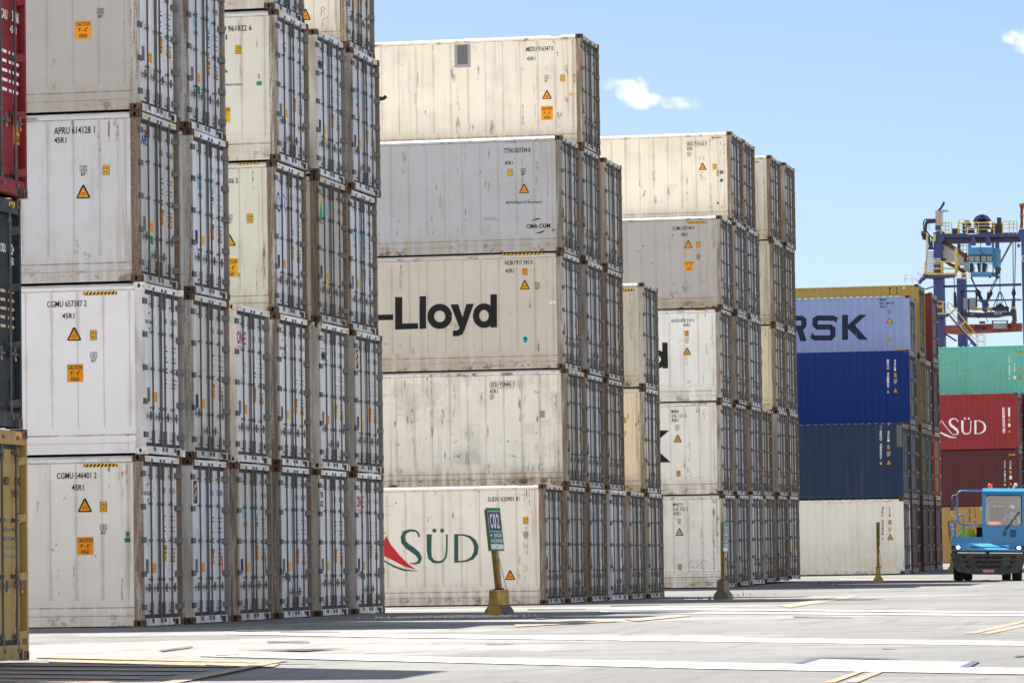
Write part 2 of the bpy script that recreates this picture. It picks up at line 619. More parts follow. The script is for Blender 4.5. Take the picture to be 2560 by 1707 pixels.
class Deck:
    """a plane to put lettering and stickers on: fn(u, v, lift) -> point"""

    def __init__(s, mb, fn):
        s.mb, s.fn = mb, fn

    def text(s, txt, u0, u1, v0, v1, k, bold=0.0, lift=.0025):
        vv, fs = glyphs(txt, bold)
        b = len(s.mb.v)
        s.mb.v += [tuple(s.fn(u0 + (u1 - u0) * a, v0 + (v1 - v0) * c, lift)) for a, c in vv]
        i = s.mb.m(k)
        for f in fs:
            s.mb.f.append(tuple(b + j for j in f)); s.mb.mi.append(i)

    def poly(s, pts, k, lift=.0):
        s.mb.poly([s.fn(a, b, lift) for a, b in pts], k)

    def rect(s, u0, u1, v0, v1, k, lift=.0):
        s.poly([(u0, v0), (u1, v0), (u1, v1), (u0, v1)], k, lift)

    def stroke(s, pts, ws, k, lift=.0, asp=1.0):
        """band of varying width along a polyline"""
        n = len(pts)
        L, R = [], []
        for i in range(n):
            ax, ay = pts[max(i - 1, 0)]
            bx, by = pts[min(i + 1, n - 1)]
            dx, dy = bx - ax, by - ay
            l = math.hypot(dx, dy) or 1
            w = (ws[i] if isinstance(ws, (list, tuple)) else ws) / 2
            L.append((pts[i][0] - dy / l * w, pts[i][1] + dx / l * w))
            R.append((pts[i][0] + dy / l * w, pts[i][1] - dx / l * w))
        for i in range(n - 1):
            s.poly([L[i], R[i], R[i + 1], L[i + 1]], k, lift)

    def disc(s, u, v, ru, rv, k, lift=.0, n=14):
        s.poly([(u + ru * math.cos(2 * math.pi * i / n), v + rv * math.sin(2 * math.pi * i / n)) for i in range(n)], k, lift)

    def tri(s, u0, u1, v0, v1, k='orange', kb='black'):
        um, w, h = (u0 + u1) / 2, u1 - u0, v1 - v0
        s.poly([(u0 + .06 * w, v0), (u1 - .06 * w, v0), (u1, v0 + .07 * h), (um + .07 * w, v1 - .02 * h), (um, v1), (um - .07 * w, v1 - .02 * h), (u0, v0 + .07 * h)], kb)
        s.poly([(u0 + .12 * w, v0 + .09 * h), (u1 - .12 * w, v0 + .09 * h), (um, v1 - .15 * h)], k, .0015)
        s.rect(um - .16 * w, um + .16 * w, v0 + .38 * h, v0 + .42 * h, kb, .003)
        s.rect(um - .2 * w, um + .2 * w, v0 + .25 * h, v0 + .29 * h, kb, .003)

    def caution(s, u0, u1, v0, v1, k='orange', tk='black'):
        h, w = v1 - v0, u1 - u0
        s.rect(u0, u1, v0, v1, k)
        s.text("CAUTION", u0 + .03 * w, u1 - .03 * w, v0 + .70 * h, v0 + .94 * h, tk, .012)
        s.text("9' - 6\"", u0 + .2 * w, u1 - .18 * w, v0 + .38 * h, v0 + .62 * h, tk, .012)
        s.text("HIGH", u0 + .26 * w, u1 - .24 * w, v0 + .05 * h, v0 + .29 * h, tk, .012)

    def height(s, u0, u1, v0, v1, k='yellow'):
        h, w = v1 - v0, u1 - u0
        s.rect(u0, u1, v0, v1, 'black')
        s.rect(u0 + .07 * w, u1 - .07 * w, v0 + .05 * h, v1 - .05 * h, k, .0015)
        s.text("2.9m", u0 + .12 * w, u1 - .12 * w, v0 + .56 * h, v0 + .86 * h, 'black', .012, .003)
        s.text("9'6\"", u0 + .2 * w, u1 - .18 * w, v0 + .14 * h, v0 + .44 * h, 'black', .012, .003)

    def ic(s, u0, u1, v0, v1, k='black', num="87"):
        h, w = v1 - v0, u1 - u0
        b = v0 + .42 * h
        t = .05 * w
        for a in ((u0, u1, b, b + t), (u0, u1, v1 - t, v1), (u0, u0 + t, b, v1), (u1 - t, u1, b, v1), (u0 + .46 * w, u0 + .52 * w, b, v1)):
            s.rect(*a, k)
        s.text("i", u0 + .22 * w, u0 + .31 * w, b + .08 * h, v1 - .08 * h, k, .01)
        s.text("C", u0 + .6 * w, u0 + .9 * w, b + .1 * h, v1 - .1 * h, k, .01)
        s.text(num, u0 + .15 * w, u0 + .85 * w, v0, v0 + .32 * h, k, .01)

    def hazard(s, u0, u1, v0, v1, n=8):
        s.rect(u0, u1, v0, v1, 'black')
        st = (u1 - u0) / n
        for i in range(n):
            a = u0 + i * st
            s.poly([(a, v0), (a + st * .5, v0), (min(a + st * .95, u1), v1), (a + st * .45, v1)], 'yellow', .002)


# ------------------------------------------------------------------ refrigerated container parts (local: x from the door end back to -12.19, y 0..2.438 away, z up)
CL, CW, CH = 12.192, 2.438, 2.896
TIER = 2.905


def casting_mesh():
    b = MB()
    L, Wd, H = .178, .162, .118
    b.plate_hole((-L, 0, 0), (1, 0, 0), (0, 0, 1), L, H, .089, .059, .026, .04, (0, .05, 0), 'cast', 'dark')
    b.plate_hole((0, 0, 0), (0, 1, 0), (0, 0, 1), Wd, H, .085, .059, .026, .04, (-.05, 0, 0), 'cast', 'dark')
    b.poly([(-L, 0, H), (0, 0, H), (0, Wd, H), (-L, Wd, H)], 'cast')
    b.poly([(-L, 0, 0), (-L, Wd, 0), (0, Wd, 0), (0, 0, 0)], 'cast')
    b.poly([(-L, Wd, 0), (-L, Wd, H), (0, Wd, H), (0, Wd, 0)], 'cast')
    b.poly([(-L, 0, 0), (-L, 0, H), (-L, Wd, H), (-L, Wd, 0)], 'cast')
    return b.mesh("corner_casting")


def reefer_body(ribs):
    b = MB()
    if ribs:
        prof = [(.03, .02), (.012, .02), (.012, .17), (.0, .185), (.0, .215)]
        z = .235
        for i in range(4):
            prof += [(.014, z), (.014, z + .022), (.0, z + .04), (.0, z + .065)]
            z += .082
        prof += [(.014, z + .01)]
    else:
        prof = [(.03, .02), (.018, .02), (.018, .185), (.0, .2), (.0, .245), (.016, .33), (.016, .345)]
    prof += [(.014, 2.762), (.002, 2.770), (.002, 2.834)]
    x0, x1 = -CL, -.165
    near = [[(x0, y, z) for y, z in prof], [(x1, y, z) for y, z in prof]]
    b.rings(near, 'side', closed=False)
    far = [[(x1, CW - y, z) for y, z in prof], [(x0, CW - y, z) for y, z in prof]]
    b.rings(far, 'side', closed=False)
    b.rings([[(x0, .002, 2.834), (x1, .002, 2.834)], [(x0, .078, 2.884), (x1, .078, 2.884)]], 'roof', closed=False)
    b.poly([(x0, .078, 2.884), (-.02, .078, 2.884), (-.02, CW - .078, 2.884), (x0, CW - .078, 2.884)], 'roof')
    b.poly([(x0, .03, .02), (x0, CW - .03, .02), (x1, CW - .03, .02), (x1, .03, .02)], 'gasket')
    b.poly([(x0, .02, .02), (x0, .02, 2.884), (x0, CW - .02, 2.884), (x0, CW - .02, .02)], 'side')
    b.poly([(-.125, .02, .02), (-.125, CW - .02, .02), (-.125, CW - .02, 2.884), (-.125, .02, 2.884)], 'gasket')
    for sx in (-CL, ):
        for yy in (0, CW - .162):
            for zz in (0, CH - .118):
                b.box(sx - .004, sx + .174, yy, yy + .162, zz, zz + .118, 'cast')
    return b.mesh("container_body")


def post_mesh(side):
    b = MB()
    y0 = .003 if side == 0 else CW - .075
    b.box(-.166, -.006, y0, y0 + .072, .118, CH - .118, 'post')
    return b.mesh("corner_post")


def door_mesh(side):
    """panel with the rubber gasket band round it"""
    b = MB()
    y0, y1 = (.07, 1.212) if side == 0 else (1.226, CW - .07)
    z0, z1 = .150, 2.772
    g = .056
    xp = -.085
    b.box(-.12, xp - .006, y0, y1, z0, z1, 'gasket')
    b.box(xp - .0075, xp, y0 + g * .5, y1 - g * .5, z0 + g, z1 - g, 'door')
    return b.mesh("door")


def header_mesh():
    b = MB()
    b.box(-.11, -.012, .162, CW - .162, 2.785, 2.885, 'door')
    for i in range(4):
        y = (.60, 1.12, 1.33, 1.84)[i]
        b.box(-.012, .0, y - .045, y + .045, 2.788, 2.815, 'bar')
    k = Deck(b, lambda u, v, l: (-.010 + l, u, v))
    for a in (.22, 1.98):
        for i in range(4):
            y = a + i * .062
            k.poly([(y, 2.805), (y + .034, 2.805), (y + .06, 2.872), (y + .026, 2.872)], 'yellow')
    return b.mesh("door_header")


def sill_mesh():
    b = MB()
    b.box(-.11, -.016, .162, CW - .162, .015, .140, 'door')
    b.box(-.016, -.013, 1.95, 2.16, .02, .12, 'dark')
    for y in (.60, 1.12, 1.33, 1.84):
        b.box(-.016, .0, y - .045, y + .045, .10, .13, 'bar')
    return b.mesh("door_sill")


def bar_mesh():
    b = MB()
    x = -.03
    b.tube([(x, 0, .07), (x, 0, 2.83)], .0175, 'bar', 8)
    for z0, z1 in ((.19, .41), (2.49, 2.71)):
        b.tube([(x, 0, z0), (x, 0, z1)], .029, 'bar', 8)
        b.box(-.083, x, -.03, .03, z0 + .06, z0 + .08, 'bar')
    for z in (.80, 1.46, 2.08):
        b.tube([(x, 0, z - .035), (x, 0, z + .03)], .026, 'bar', 8)
        b.box(-.083, x, -.02, .02, z - .008, z + .008, 'bar')
    for z in (.06, 2.80):
        b.box(-.04, .002, -.025, .04, z, z + .04, 'bar')
    return b.mesh("locking_bar")


def handle_mesh(d):
    b = MB()
    a, c = sorted((0, d * .33))
    b.box(-.03, -.018, a, c, .64, .662, 'bar')
    e = d * .16
    b.box(-.034, -.016, e - .03, e + .03, .58, .73, 'hinge')
    b.box(-.022, -.008, e - .022, e + .022, .63, .675, 'hinge')
    e = d * .04
    b.box(-.045, -.012, e - .02, e + .02, .63, .675, 'bar')
    b.tube([(-.014, d * .16, .60), (-.012, d * .165, .56)], .008, 'yellow', 6)
    return b.mesh("door_handle")


def hinge_mesh(side):
    b = MB()
    h = .048
    if side == 0:
        b.box(-.012, .004, .0, .19, -h, h, 'hinge')
        b.box(-.030, -.012, -.003, .02, -h - .006, h + .006, 'gasket')
    else:
        y = CW
        b.prism([(-.078, y - .24, -h), (-.066, y - .24, -h), (.002, y - .13, -h), (.002, y - .005, -h), (-.008, y - .005, -h), (-.008, y - .125, -h)], (0, 0, 2 * h), 'hinge')
        b.tube([(-.012, y - .06, -h - .015), (-.012, y - .06, h + .015)], .016, 'hinge', 6)
    return fixn(b.mesh("hinge"))


ME = {'cast': casting_mesh(), 'body': reefer_body(False), 'body_ribs': reefer_body(True), 'post0': post_mesh(0), 'post1': post_mesh(1), 'door0': door_mesh(0), 'door1': door_mesh(1), 'header': header_mesh(), 'sill': sill_mesh(), 'bar': bar_mesh(), 'handle0': handle_mesh(-1), 'handle1': handle_mesh(1), 'hinge0': hinge_mesh(0), 'hinge1': hinge_mesh(1)}
HZ = (.33, .89, 1.46, 2.02, 2.58)
RG = random.Random(11)

NUMS = ["CGMU 657387 2", "UAEU 674466 8", "FBIU 522389 8", "MNBU 391563 8", "ONEU 970641 5", "CGMU 655252 6", "HMMU 900138 8", "TRIU 889731 5", "CXRU 161406 5", "BMOU 965410 6", "FSCU 571238 1", "TEMU 943005 2"]


def star(k, u, v, r):
    k.rect(u - r, u + r, v - r, v + r, 'sky_blue')
    p = []
    for i in range(16):
        a = math.pi * i / 8
        q = r * (.86 if i % 2 == 0 else .36)
        p.append((u + q * math.sin(a), v + q * math.cos(a)))
    k.poly(p, 'pale', .002)


def door_logo(k, kind, side):
    """emblems on the door; u runs across the doors, v up"""
    if kind == 'cma' and side == 0:
        k.text("CMA CGM", .34, .72, 2.22, 2.29, 'ink', .02)
        k.stroke([(.50, 2.36), (.58, 2.41), (.70, 2.43)], [.0, .03, .0], 'navy')
        k.stroke([(.52, 2.12), (.62, 2.14), (.71, 2.19)], [.0, .03, .0], 'navy')
        k.disc(.95, 2.25, .06, .09, 'plate'); k.disc(.95, 2.25, .048, .075, 'pale', .002)
    elif kind == 'star':
        u = .78 if side == 0 else 1.56
        star(k, u, 2.02, .135)
        k.text("AERSK", u - .12, u + .13, 1.74, 1.82, 'black', .02)
    elif kind == 'ribbon' and side == 0:
        k.rect(.36, .60, 2.12, 2.52, 'navy')
        k.stroke([(.42, 2.34), (.45, 2.41), (.52, 2.44), (.575, 2.49)], [.03, .06, .06, .02], 'yellow', .002)
        k.stroke([(.41, 2.16), (.44, 2.25), (.51, 2.30), (.56, 2.35)], [.02, .06, .06, .02], 'yellow', .002)
    elif kind == 'one':
        if side == 0:
            k.text("O", .36, .58, 2.18, 2.42, 'magenta', .03)
            k.text("N", .62, .78, 2.18, 2.42, 'magenta', .03)
            k.text("E", .82, .98, 2.18, 2.42, 'magenta', .03)
            k.rect(.36, .96, 2.12, 2.135, 'magenta')
            k.disc(.82, 2.5, .06, .07, 'ink'); k.disc(.82, 2.5, .045, .055, 'pale', .002)
            k.rect(.80, .93, 1.66, 1.86, 'ink'); k.text("B", .83, .90, 1.70, 1.82, 'pale', .0, .003)
    elif kind == 'hmm' and side == 0:
        k.text("HMM", .36, .72, 2.16, 2.34, 'navy', .03)
        k.rect(.38, .70, 2.38, 2.40, 'red')
        k.disc(.92, 2.24, .06, .08, 'ink'); k.disc(.92, 2.24, .047, .063, 'pale', .002)
    elif kind == 'msc' and side == 0:
        k.text("m", .34, .58, 2.34, 2.46, 'black', .02)
        k.text("sc", .34, .60, 2.16, 2.28, 'black', .02)
    elif kind == 'apl' and side == 0:
        k.rect(.34, .74, 2.58, 2.62, 'red')
        k.text("APL", .36, .74, 2.36, 2.54, 'logo_blue', .03)
    elif kind == 'swirl':
        if side == 0:
            pts = [(.55 + (.05 + .012 * i) * math.cos(i * .5), 2.2 + (.07 + .016 * i) * math.sin(i * .5)) for i in range(14)]
            k.stroke(pts, .05, 'logo_blue')
            k.stroke([(.9, 2.34), (1.05, 2.26), (1.0, 2.12), (1.1, 2.0)], .04, 'logo_blue')
    elif kind == 'peak' and side == 0:
        k.rect(.36, .72, 1.95, 2.5, 'tan')
        k.poly([(.38, 2.04), (.70, 2.04), (.54, 2.46)], 'teal_green', .002)
        k.text("EVER", .42, .68, 1.97, 2.01, 'black', 0, .003)
        k.disc(1.0, 2.3, .07, .11, 'cyan')
    elif kind == 'gold' and side == 0:
        k.rect(.66, .95, 2.12, 2.42, 'pale')
        k.text("G", .70, .92, 2.16, 2.38, 'logo_blue', .04, .003)
        k.rect(.68, .94, 2.40, 2.42, 'orange', .002)


def door_marks(d, side, logo, seed, num):
    rg = random.Random(seed * 2 + side)
    decks = {}

    def dk(n):
        if n not in decks:
            decks[n] = Deck(MB(), lambda u, v, l: (-.083 + l, u, v))
        return decks[n]
    tk = rg.choice(['ink', 'ink', 'black', 'logo_blue']) if logo != 'swirl' else 'logo_blue'
    yc = rg.choice(['orange', 'orange', 'yellow'])
    door_logo(dk("emblem"), logo, side)
    if side == 1:
        k = dk("number_marking")
        k.text(num[:4], 1.44, 1.66, 2.27, 2.37, tk, .01)
        k.text(num[5:], 1.90, 2.27, 2.27, 2.37, tk, .01)
        k.text("45R1", 1.90, 2.08, 2.05, 2.14, tk, .01)
        k = dk("weight_table")
        z = 1.86
        for i in range(9):
            k.rect(1.46, 1.60 + rg.random() * .10, z, z + .028, tk)
            for j in range(4):
                u = 1.92 + j * .085
                k.rect(u, u + .03 + rg.random() * .035, z, z + .028, tk)
            z -= .068 + (.05 if i in (1, 3, 5) else 0)
        if rg.random() < .8:
            dz = rg.uniform(-.06, .06)
            dk("caution_placard").caution(1.44, 1.70, 1.09 + dz, 1.38 + dz, yc)
            dk("warning_triangle").tri(1.93, 2.21, 1.08 + dz, 1.32 + dz, yc)
        if rg.random() < .4:
            dk("sticker").rect(2.16, 2.24, .9, 1.2, rg.choice(['tan', 'plate', 'red']))
    else:
        dk("data_plate").rect(.43, .60, .90, 1.14, rg.choice(['plate', 'plate', 'navy']))
        k = dk("notice_sticker")
        k.rect(.84, 1.04, .90, 1.08, yc)
        for i in range(3):
            k.rect(.86, 1.02, .935 + i * .045, .945 + i * .045, 'ink', .002)
        if rg.random() < .35:
            dk("sticker").rect(.86, 1.02, .70, .84, rg.choice(['sig_green', 'yellow', 'tan']))
        if rg.random() < .5:
            pts = [(.45 + .5 * rg.random(), 1.3 + .35 * rg.random()) for i in range(6)]
            dk("pen_scrawl").stroke(sorted(pts), .012, 'ink')
    for n, k in decks.items():
        if k.mb.f:
            put(n, k.mb.mesh(n), d)


def reefer(pos, label, side=(.74, .73, .70), door=(.70, .70, .72), dirt=.5, rust=.5, ribs=False, logo=None, seed=0, group=None, num=None, detail=2, post=None, cast=None):
    t = thing("refrigerated_container", label, "shipping container", pos, group)
    sc = (*side, dirt)
    kj = RG.uniform(.90, 1.06)
    door = tuple(min(.8, a * kj) for a in door)
    dc = (*door, dirt)
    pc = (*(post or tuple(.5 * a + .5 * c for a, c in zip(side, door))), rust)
    cc = (*side, cast if cast is not None else max(0, .8 - rust))
    put("container_body", ME['body_ribs' if ribs else 'body'], t, sc)
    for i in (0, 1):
        put("corner_post", ME['post%d' % i], t, pc if i == 0 else (*[.42 * a for a in pc[:3]], max(rust, .3)))  # far post darkened: grime and shade put into its colour
    for y in (0, CW - .162):
        for z in (0, CH - .118):
            put("corner_casting", ME['cast'], t, cc, (0, y, z))
    put("door_header", ME['header'], t, dc)
    put("door_sill", ME['sill'], t, (*door, min(1, dirt + .3)))
    for i in (0, 1):
        d = put("door", ME['door%d' % i], t, dc)
        for y in ((.60, 1.12), (1.33, 1.84))[i]:
            put("locking_bar", ME['bar'], d, (1, 1, 1, rust), (0, y, 0))
            dz = 0 if seed % 3 else (.15 if y in (.60, 1.84) else -.15)
            put("door_handle", ME['handle%d' % i], d, (1, 1, 1, rust), (0, y, dz))
        for z in HZ:
            put("hinge", ME['hinge%d' % i], d, None, (0, 0, z))
        door_marks(d, i, logo, seed, num or NUMS[seed % len(NUMS)])
    t.rotation_euler = (0, 0, rad(RG.uniform(-.12, .12)))
    return t


# ------------------------------------------------------------------ dry (corrugated) container parts
PER = .2775


def corr_y(x):
    """depth of the corrugated side at x"""
    u = ((-x) - .22) % PER
    if x > -.22 or x < -CL + .22:
        return .005
    if u < .07:
        return .005
    if u < .139:
        return .005 + .036 * (u - .07) / .069
    if u < .2085:
        return .041
    return .041 - .036 * (u - .2085) / .069


def corr_breaks(x0, x1):
    r = []
    k = 0
    while .22 + k * PER < CL - .2:
        for o in (0, .07, .139, .2085):
            x = -(.22 + k * PER + o)
            if x0 < x < x1:
                r.append(x)
        k += 1
    return sorted(r)


def dry_body(h):
    b = MB()
    x0, x1 = -CL + .17, -.165
    zb, zt = .16, h - .10
    xs = [x0] + corr_breaks(x0, x1) + [x1]
    b.rings([[(x, corr_y(x), zb) for x in xs], [(x, corr_y(x), zt) for x in xs]], 'dry', closed=False)
    b.rings([[(x, CW - corr_y(x), zt) for x in xs], [(x, CW - corr_y(x), zb) for x in xs]], 'dry', closed=False)
    for y0, y1 in ((.0, .05), (CW - .05, CW)):
        b.box(-CL + .17, x1, y0, y1, .02, zb, 'dry')
        b.box(-CL + .17, x1, y0 + .002, y1 - .002, zt, h - .032, 'dry')
    zr = h - .034
    b.poly([(x0, .03, zr), (-.1, .03, zr), (-.1, CW - .03, zr), (x0, CW - .03, zr)], 'dry')
    n = int((CL - .7) / .262)
    for i in range(n):
        a = -.42 - i * .262
        b.rings([[(a, .045, zr), (a - .17, .045, zr), (a - .17, CW - .045, zr), (a, CW - .045, zr)], [(a - .035, .11, zr + .024), (a - .135, .11, zr + .024), (a - .135, CW - .11, zr + .024), (a - .035, CW - .11, zr + .024)]], 'dry', False, True)
    b.poly([(-CL + .03, .02, .02), (-CL + .03, .02, zr), (-CL + .03, CW - .02, zr), (-CL + .03, CW - .02, .02)], 'dry')
    b.poly([(-.125, .02, .02), (-.125, CW - .02, .02), (-.125, CW - .02, zr), (-.125, .02, zr)], 'gasket')
    for yy in (0, CW - .162):
        b.box(-CL - .003, -CL + .17, yy + .003, yy + .1, .118, h - .118, 'dry')
        for zz in (0, h - .118):
            b.box(-CL - .005, -CL + .174, yy, yy + .162, zz, zz + .118, 'cast')
    return fixn(b.mesh("container_body"))


def dry_post(side, h):
    b = MB()
    y0 = .004 if side == 0 else CW - .064
    b.box(-.166, -.004, y0, y0 + .06, .118, h - .118, 'dry')
    return b.mesh("corner_post")


def dry_door(side, h):
    b = MB()
    y0, y1 = (.07, 1.212) if side == 0 else (1.226, CW - .07)
    z0, z1 = .21, h - .21
    b.box(-.13, -.112, y0, y1, z0, z1, 'gasket')
    zs = [(z0 + .05, -.084)]
    hh = (z1 - z0 - .3) / 4
    for i in range(4):
        a = z0 + .15 + i * hh
        zs += [(a, -.084), (a + .06, -.120 + .02), (a + hh * .45, -.1), (a + hh * .45 + .06, -.084)]
    zs += [(z1 - .05, -.084)]
    ya, yb = y0 + .04, y1 - .04
    yc, yd = ya + .13, yb - .13
    b.rings([[(x, yc, z) for z, x in zs], [(x, yd, z) for z, x in zs]], 'dry', closed=False)
    for u, v in ((ya, yc), (yd, yb)):
        b.box(-.10, -.083, u, v, z0 + .03, z1 - .03, 'dry')
    return fixn(b.mesh("door"))


def dry_frame(h, top):
    b = MB()
    if top:
        b.box(-.11, -.012, .162, CW - .162, h - .2, h - .03, 'dry')
        b.box(-.11, -.012, .066, .162, h - .2, h - .12, 'dry')
        b.box(-.11, -.012, CW - .162, CW - .066, h - .2, h - .12, 'dry')
        k = Deck(b, lambda u, v, l: (-.010 + l, u, v))
        for a in (.22, 1.98):
            for i in range(4):
                y = a + i * .062
                k.poly([(y, h - .12), (y + .034, h - .12), (y + .06, h - .05), (y + .026, h - .05)], 'yellow')
    else:
        b.box(-.11, -.014, .162, CW - .162, .015, .2, 'dry')
        b.box(-.11, -.014, .066, .162, .12, .2, 'dry')
        b.box(-.11, -.014, CW - .162, CW - .066, .12, .2, 'dry')
        b.box(-.014, -.011, 2.08, 2.2, .02, .14, 'dark')
    return b.mesh("door_header" if top else "door_sill")


def dry_bar(h):
    b = MB()
    x = -.03
    b.tube([(x, 0, .1), (x, 0, h - .1)], .0165, 'bar', 8)
    for z in (.20, .30, h - .30, h - .36):
        b.tube([(x, 0, z - .05), (x, 0, z + .05)], .026, 'bar', 8)
    for z in (.3, 1.05, 1.75, h - .3):
        b.tube([(x, 0, z - .02), (x, 0, z + .02)], .028, 'bar', 8)
        b.box(-.09, x, -.04, .04, z - .025, z + .025, 'bar')
    for z in (.1, h - .14):
        b.box(-.045, .002, -.03, .045, z, z + .05, 'bar')
    return b.mesh("locking_bar")


def dry_hinge(side):
    b = MB()
    y = .0 if side == 0 else CW
    s = 1 if side == 0 else -1
    b.prism([(-.08, y + s * .2, -.07), (-.066, y + s * .2, -.05), (-.004, y + s * .08, -.035), (.004, y + s * .03, -.035), (-.01, y + s * .03, -.035)], (0, 0, .09), 'dry')
    return fixn(b.mesh("hinge"))


for hh_, nm_ in ((2.896, 'h'), (2.591, 's')):
    ME['dbody' + nm_] = dry_body(hh_)
    ME['dhead' + nm_] = dry_frame(hh_, True)
    ME['dsill' + nm_] = dry_frame(hh_, False)
    ME['dbar' + nm_] = dry_bar(hh_)
    for i_ in (0, 1):
        ME['dpost%d%s' % (i_, nm_)] = dry_post(i_, hh_)
        ME['ddoor%d%s' % (i_, nm_)] = dry_door(i_, hh_)
for i_ in (0, 1):
    ME['dhinge%d' % i_] = dry_hinge(i_)


def dry(pos, label, col, dirt=.4, h='h', door=None, seed=0, group=None, marks=None, rust=.5):
    t = thing("freight_container", label, "shipping container", pos, group)
    H = 2.896 if h == 'h' else 2.591
    c = (*col, dirt)
    dc = (*(door or col), dirt)
    put("container_body", ME['dbody' + h], t, c)
    for i in (0, 1):
        put("corner_post", ME['dpost%d%s' % (i, h)], t, c)
    for y in (0, CW - .162):
        for z in (0, H - .118):
            put("corner_casting", ME['cast'], t, (*col, .35), (0, y, z))
    put("door_header", ME['dhead' + h], t, dc)
    put("door_sill", ME['dsill' + h], t, dc)
    for i in (0, 1):
        d = put("door", ME['ddoor%d%s' % (i, h)], t, dc)
        for y in ((.36, .92), (1.50, 2.06))[i]:
            put("locking_bar", ME['dbar' + h], d, (1, 1, 1, rust * .4), (0, y, 0))
            put("door_handle", ME['handle%d' % i], d, (1, 1, 1, rust * .4), (0, y, .28))
        for z in (.32, 1.05, 1.78, H - .4):
            put("hinge", ME['dhinge%d' % i], d, dc, (0, 0, z))
        if marks and i == 1:
            mk = MB()
            marks(Deck(mk, lambda u, v, l: (-.081 + l, u, v)))
            put("door_markings", mk.mesh("door_markings"), d)
    return t


class SideMarks:
    """stickers and lettering on a container's long side, measured in photograph pixels on that side's own plane"""

    def __init__(s, t, crop, depth=.0095, corr=False):
        s.t, s.crop, s.corr = t, crop, corr
        s.o = t.location.copy()
        s.dep = depth
        s.sets = {}

    def deck(s, name):
        if name not in s.sets:
            mb = MB()
            s.sets[name] = Deck(mb, lambda u, v, l: (u, s.dep - l, v))
        return s.sets[name]

    def p(s, x, y, crop=None):
        ox, oy, sc = crop or s.crop
        w = at(ox + x / sc, oy + y / sc, s.o.y)
        return w.x - s.o.x, w.z - s.o.z

    def r(s, x0, x1, y0, y1, crop=None):
        xm, ym = (x0 + x1) / 2, (y0 + y1) / 2
        return s.p(x0, ym, crop)[0], s.p(x1, ym, crop)[0], s.p(xm, y1, crop)[1], s.p(xm, y0, crop)[1]

    def text(s, txt, x0, x1, y0, y1, k='black', bold=.008, name="number_marking", crop=None):
        s.deck(name).text(txt, *s.r(x0, x1, y0, y1, crop), k, bold)

    def vtext(s, txt, x0, x1, y0, y1, k, name="number_marking", crop=None):
        """characters stacked one under the other"""
        n = len(txt)
        for i, ch in enumerate(txt):
            if ch == ' ':
                continue
            a = y0 + (y1 - y0) * (i + .08) / n
            c = y0 + (y1 - y0) * (i + .92) / n
            s.deck(name).text(ch, *s.r(x0, x1, a, c, crop), k, .02)

    def rect(s, x0, x1, y0, y1, k, name="sticker", lift=0.0, crop=None):
        s.deck(name).rect(*s.r(x0, x1, y0, y1, crop), k, lift)

    def tri(s, *a, k='orange', crop=None):
        s.deck("warning_triangle").tri(*s.r(*a, crop), k)

    def caution(s, *a, k='orange', tk='black', crop=None):
        s.deck("caution_placard").caution(*s.r(*a, crop), k, tk)

    def height(s, *a, k='yellow', crop=None):
        s.deck("height_placard").height(*s.r(*a, crop), k)

    def ic(s, *a, k='black', num="87", crop=None):
        s.deck("code_marking").ic(*s.r(*a, crop), k, num)

    def hazard(s, *a, n=8, crop=None):
        s.deck("hazard_stripe").hazard(*s.r(*a, crop), n)

    def pts(s, pp, crop=None):
        return [s.p(a, b, crop) for a, b in pp]

    def poly(s, pp, k, name="emblem", lift=0.0, crop=None):
        s.deck(name).poly(s.pts(pp, crop), k, lift)

    def stroke(s, pp, w, k, name="emblem", lift=0.0, crop=None):
        sc = abs(s.p(100, 0, crop)[0] - s.p(0, 0, crop)[0]) / 100
        ws = [q * sc for q in w] if isinstance(w, (list, tuple)) else w * sc
        s.deck(name).stroke(s.pts(pp, crop), ws, k, lift)

    def disc(s, x, y, rx, ry, k, name="sticker", lift=0.0, crop=None):
        s.poly([(x + rx * math.cos(i * math.pi / 8), y + ry * math.sin(i * math.pi / 8)) for i in range(16)], k, name, lift, crop)

    def finish(s):
        for nm, dk in s.sets.items():
            me = dk.mb.mesh(nm)
            if s.corr:
                conform(me, s.dep)
            put(nm, me, s.t)


def conform(me, dep):
    """lay flat lettering onto the corrugated side like paint"""
    bm = bmesh.new()
    bm.from_mesh(me)
    xs = [v.co.x for v in bm.verts]
    for x in corr_breaks(min(xs), max(xs)):
        bmesh.ops.bisect_plane(bm, geom=bm.verts[:] + bm.edges[:] + bm.faces[:], plane_co=(x, 0, 0), plane_no=(1, 0, 0), dist=1e-5)
    for v in bm.verts:
        v.co.y += corr_y(v.co.x) - .005
    bm.to_mesh(me)
    bm.free()

# ------------------------------------------------------------------ ground, markings


def build_ground():
    ys = sorted(set([p[0] for p in GP] + [-20, 10, 20] + list(range(30, 240, 2)) + [260, 300, 400, 600, 1000, 2000]))
    xs = [-3000, -800, -200, -80, -60, -40] + list(range(-30, 31, 3)) + [40, 80, 200, 800, 3000]
    v = []
    for y in ys:
        for x in xs:
            wob = .012 * math.sin(x * .35 + y * .13) * math.sin(y * .21) if 20 < y < 220 and -30 <= x <= 30 else 0
            v.append((x, y, gz(y) + wob * .4))
    n = len(xs)
    f = [(j * n + i, j * n + i + 1, (j + 1) * n + i + 1, (j + 1) * n + i) for j in range(len(ys) - 1) for i in range(n - 1)]
    me = D.meshes.new("ground")
    me.from_pydata(v, [], f)
    me.materials.append(M['ground'])
    o = put("ground", me)
    o['kind'] = 'structure'
    return o


ground = build_ground()


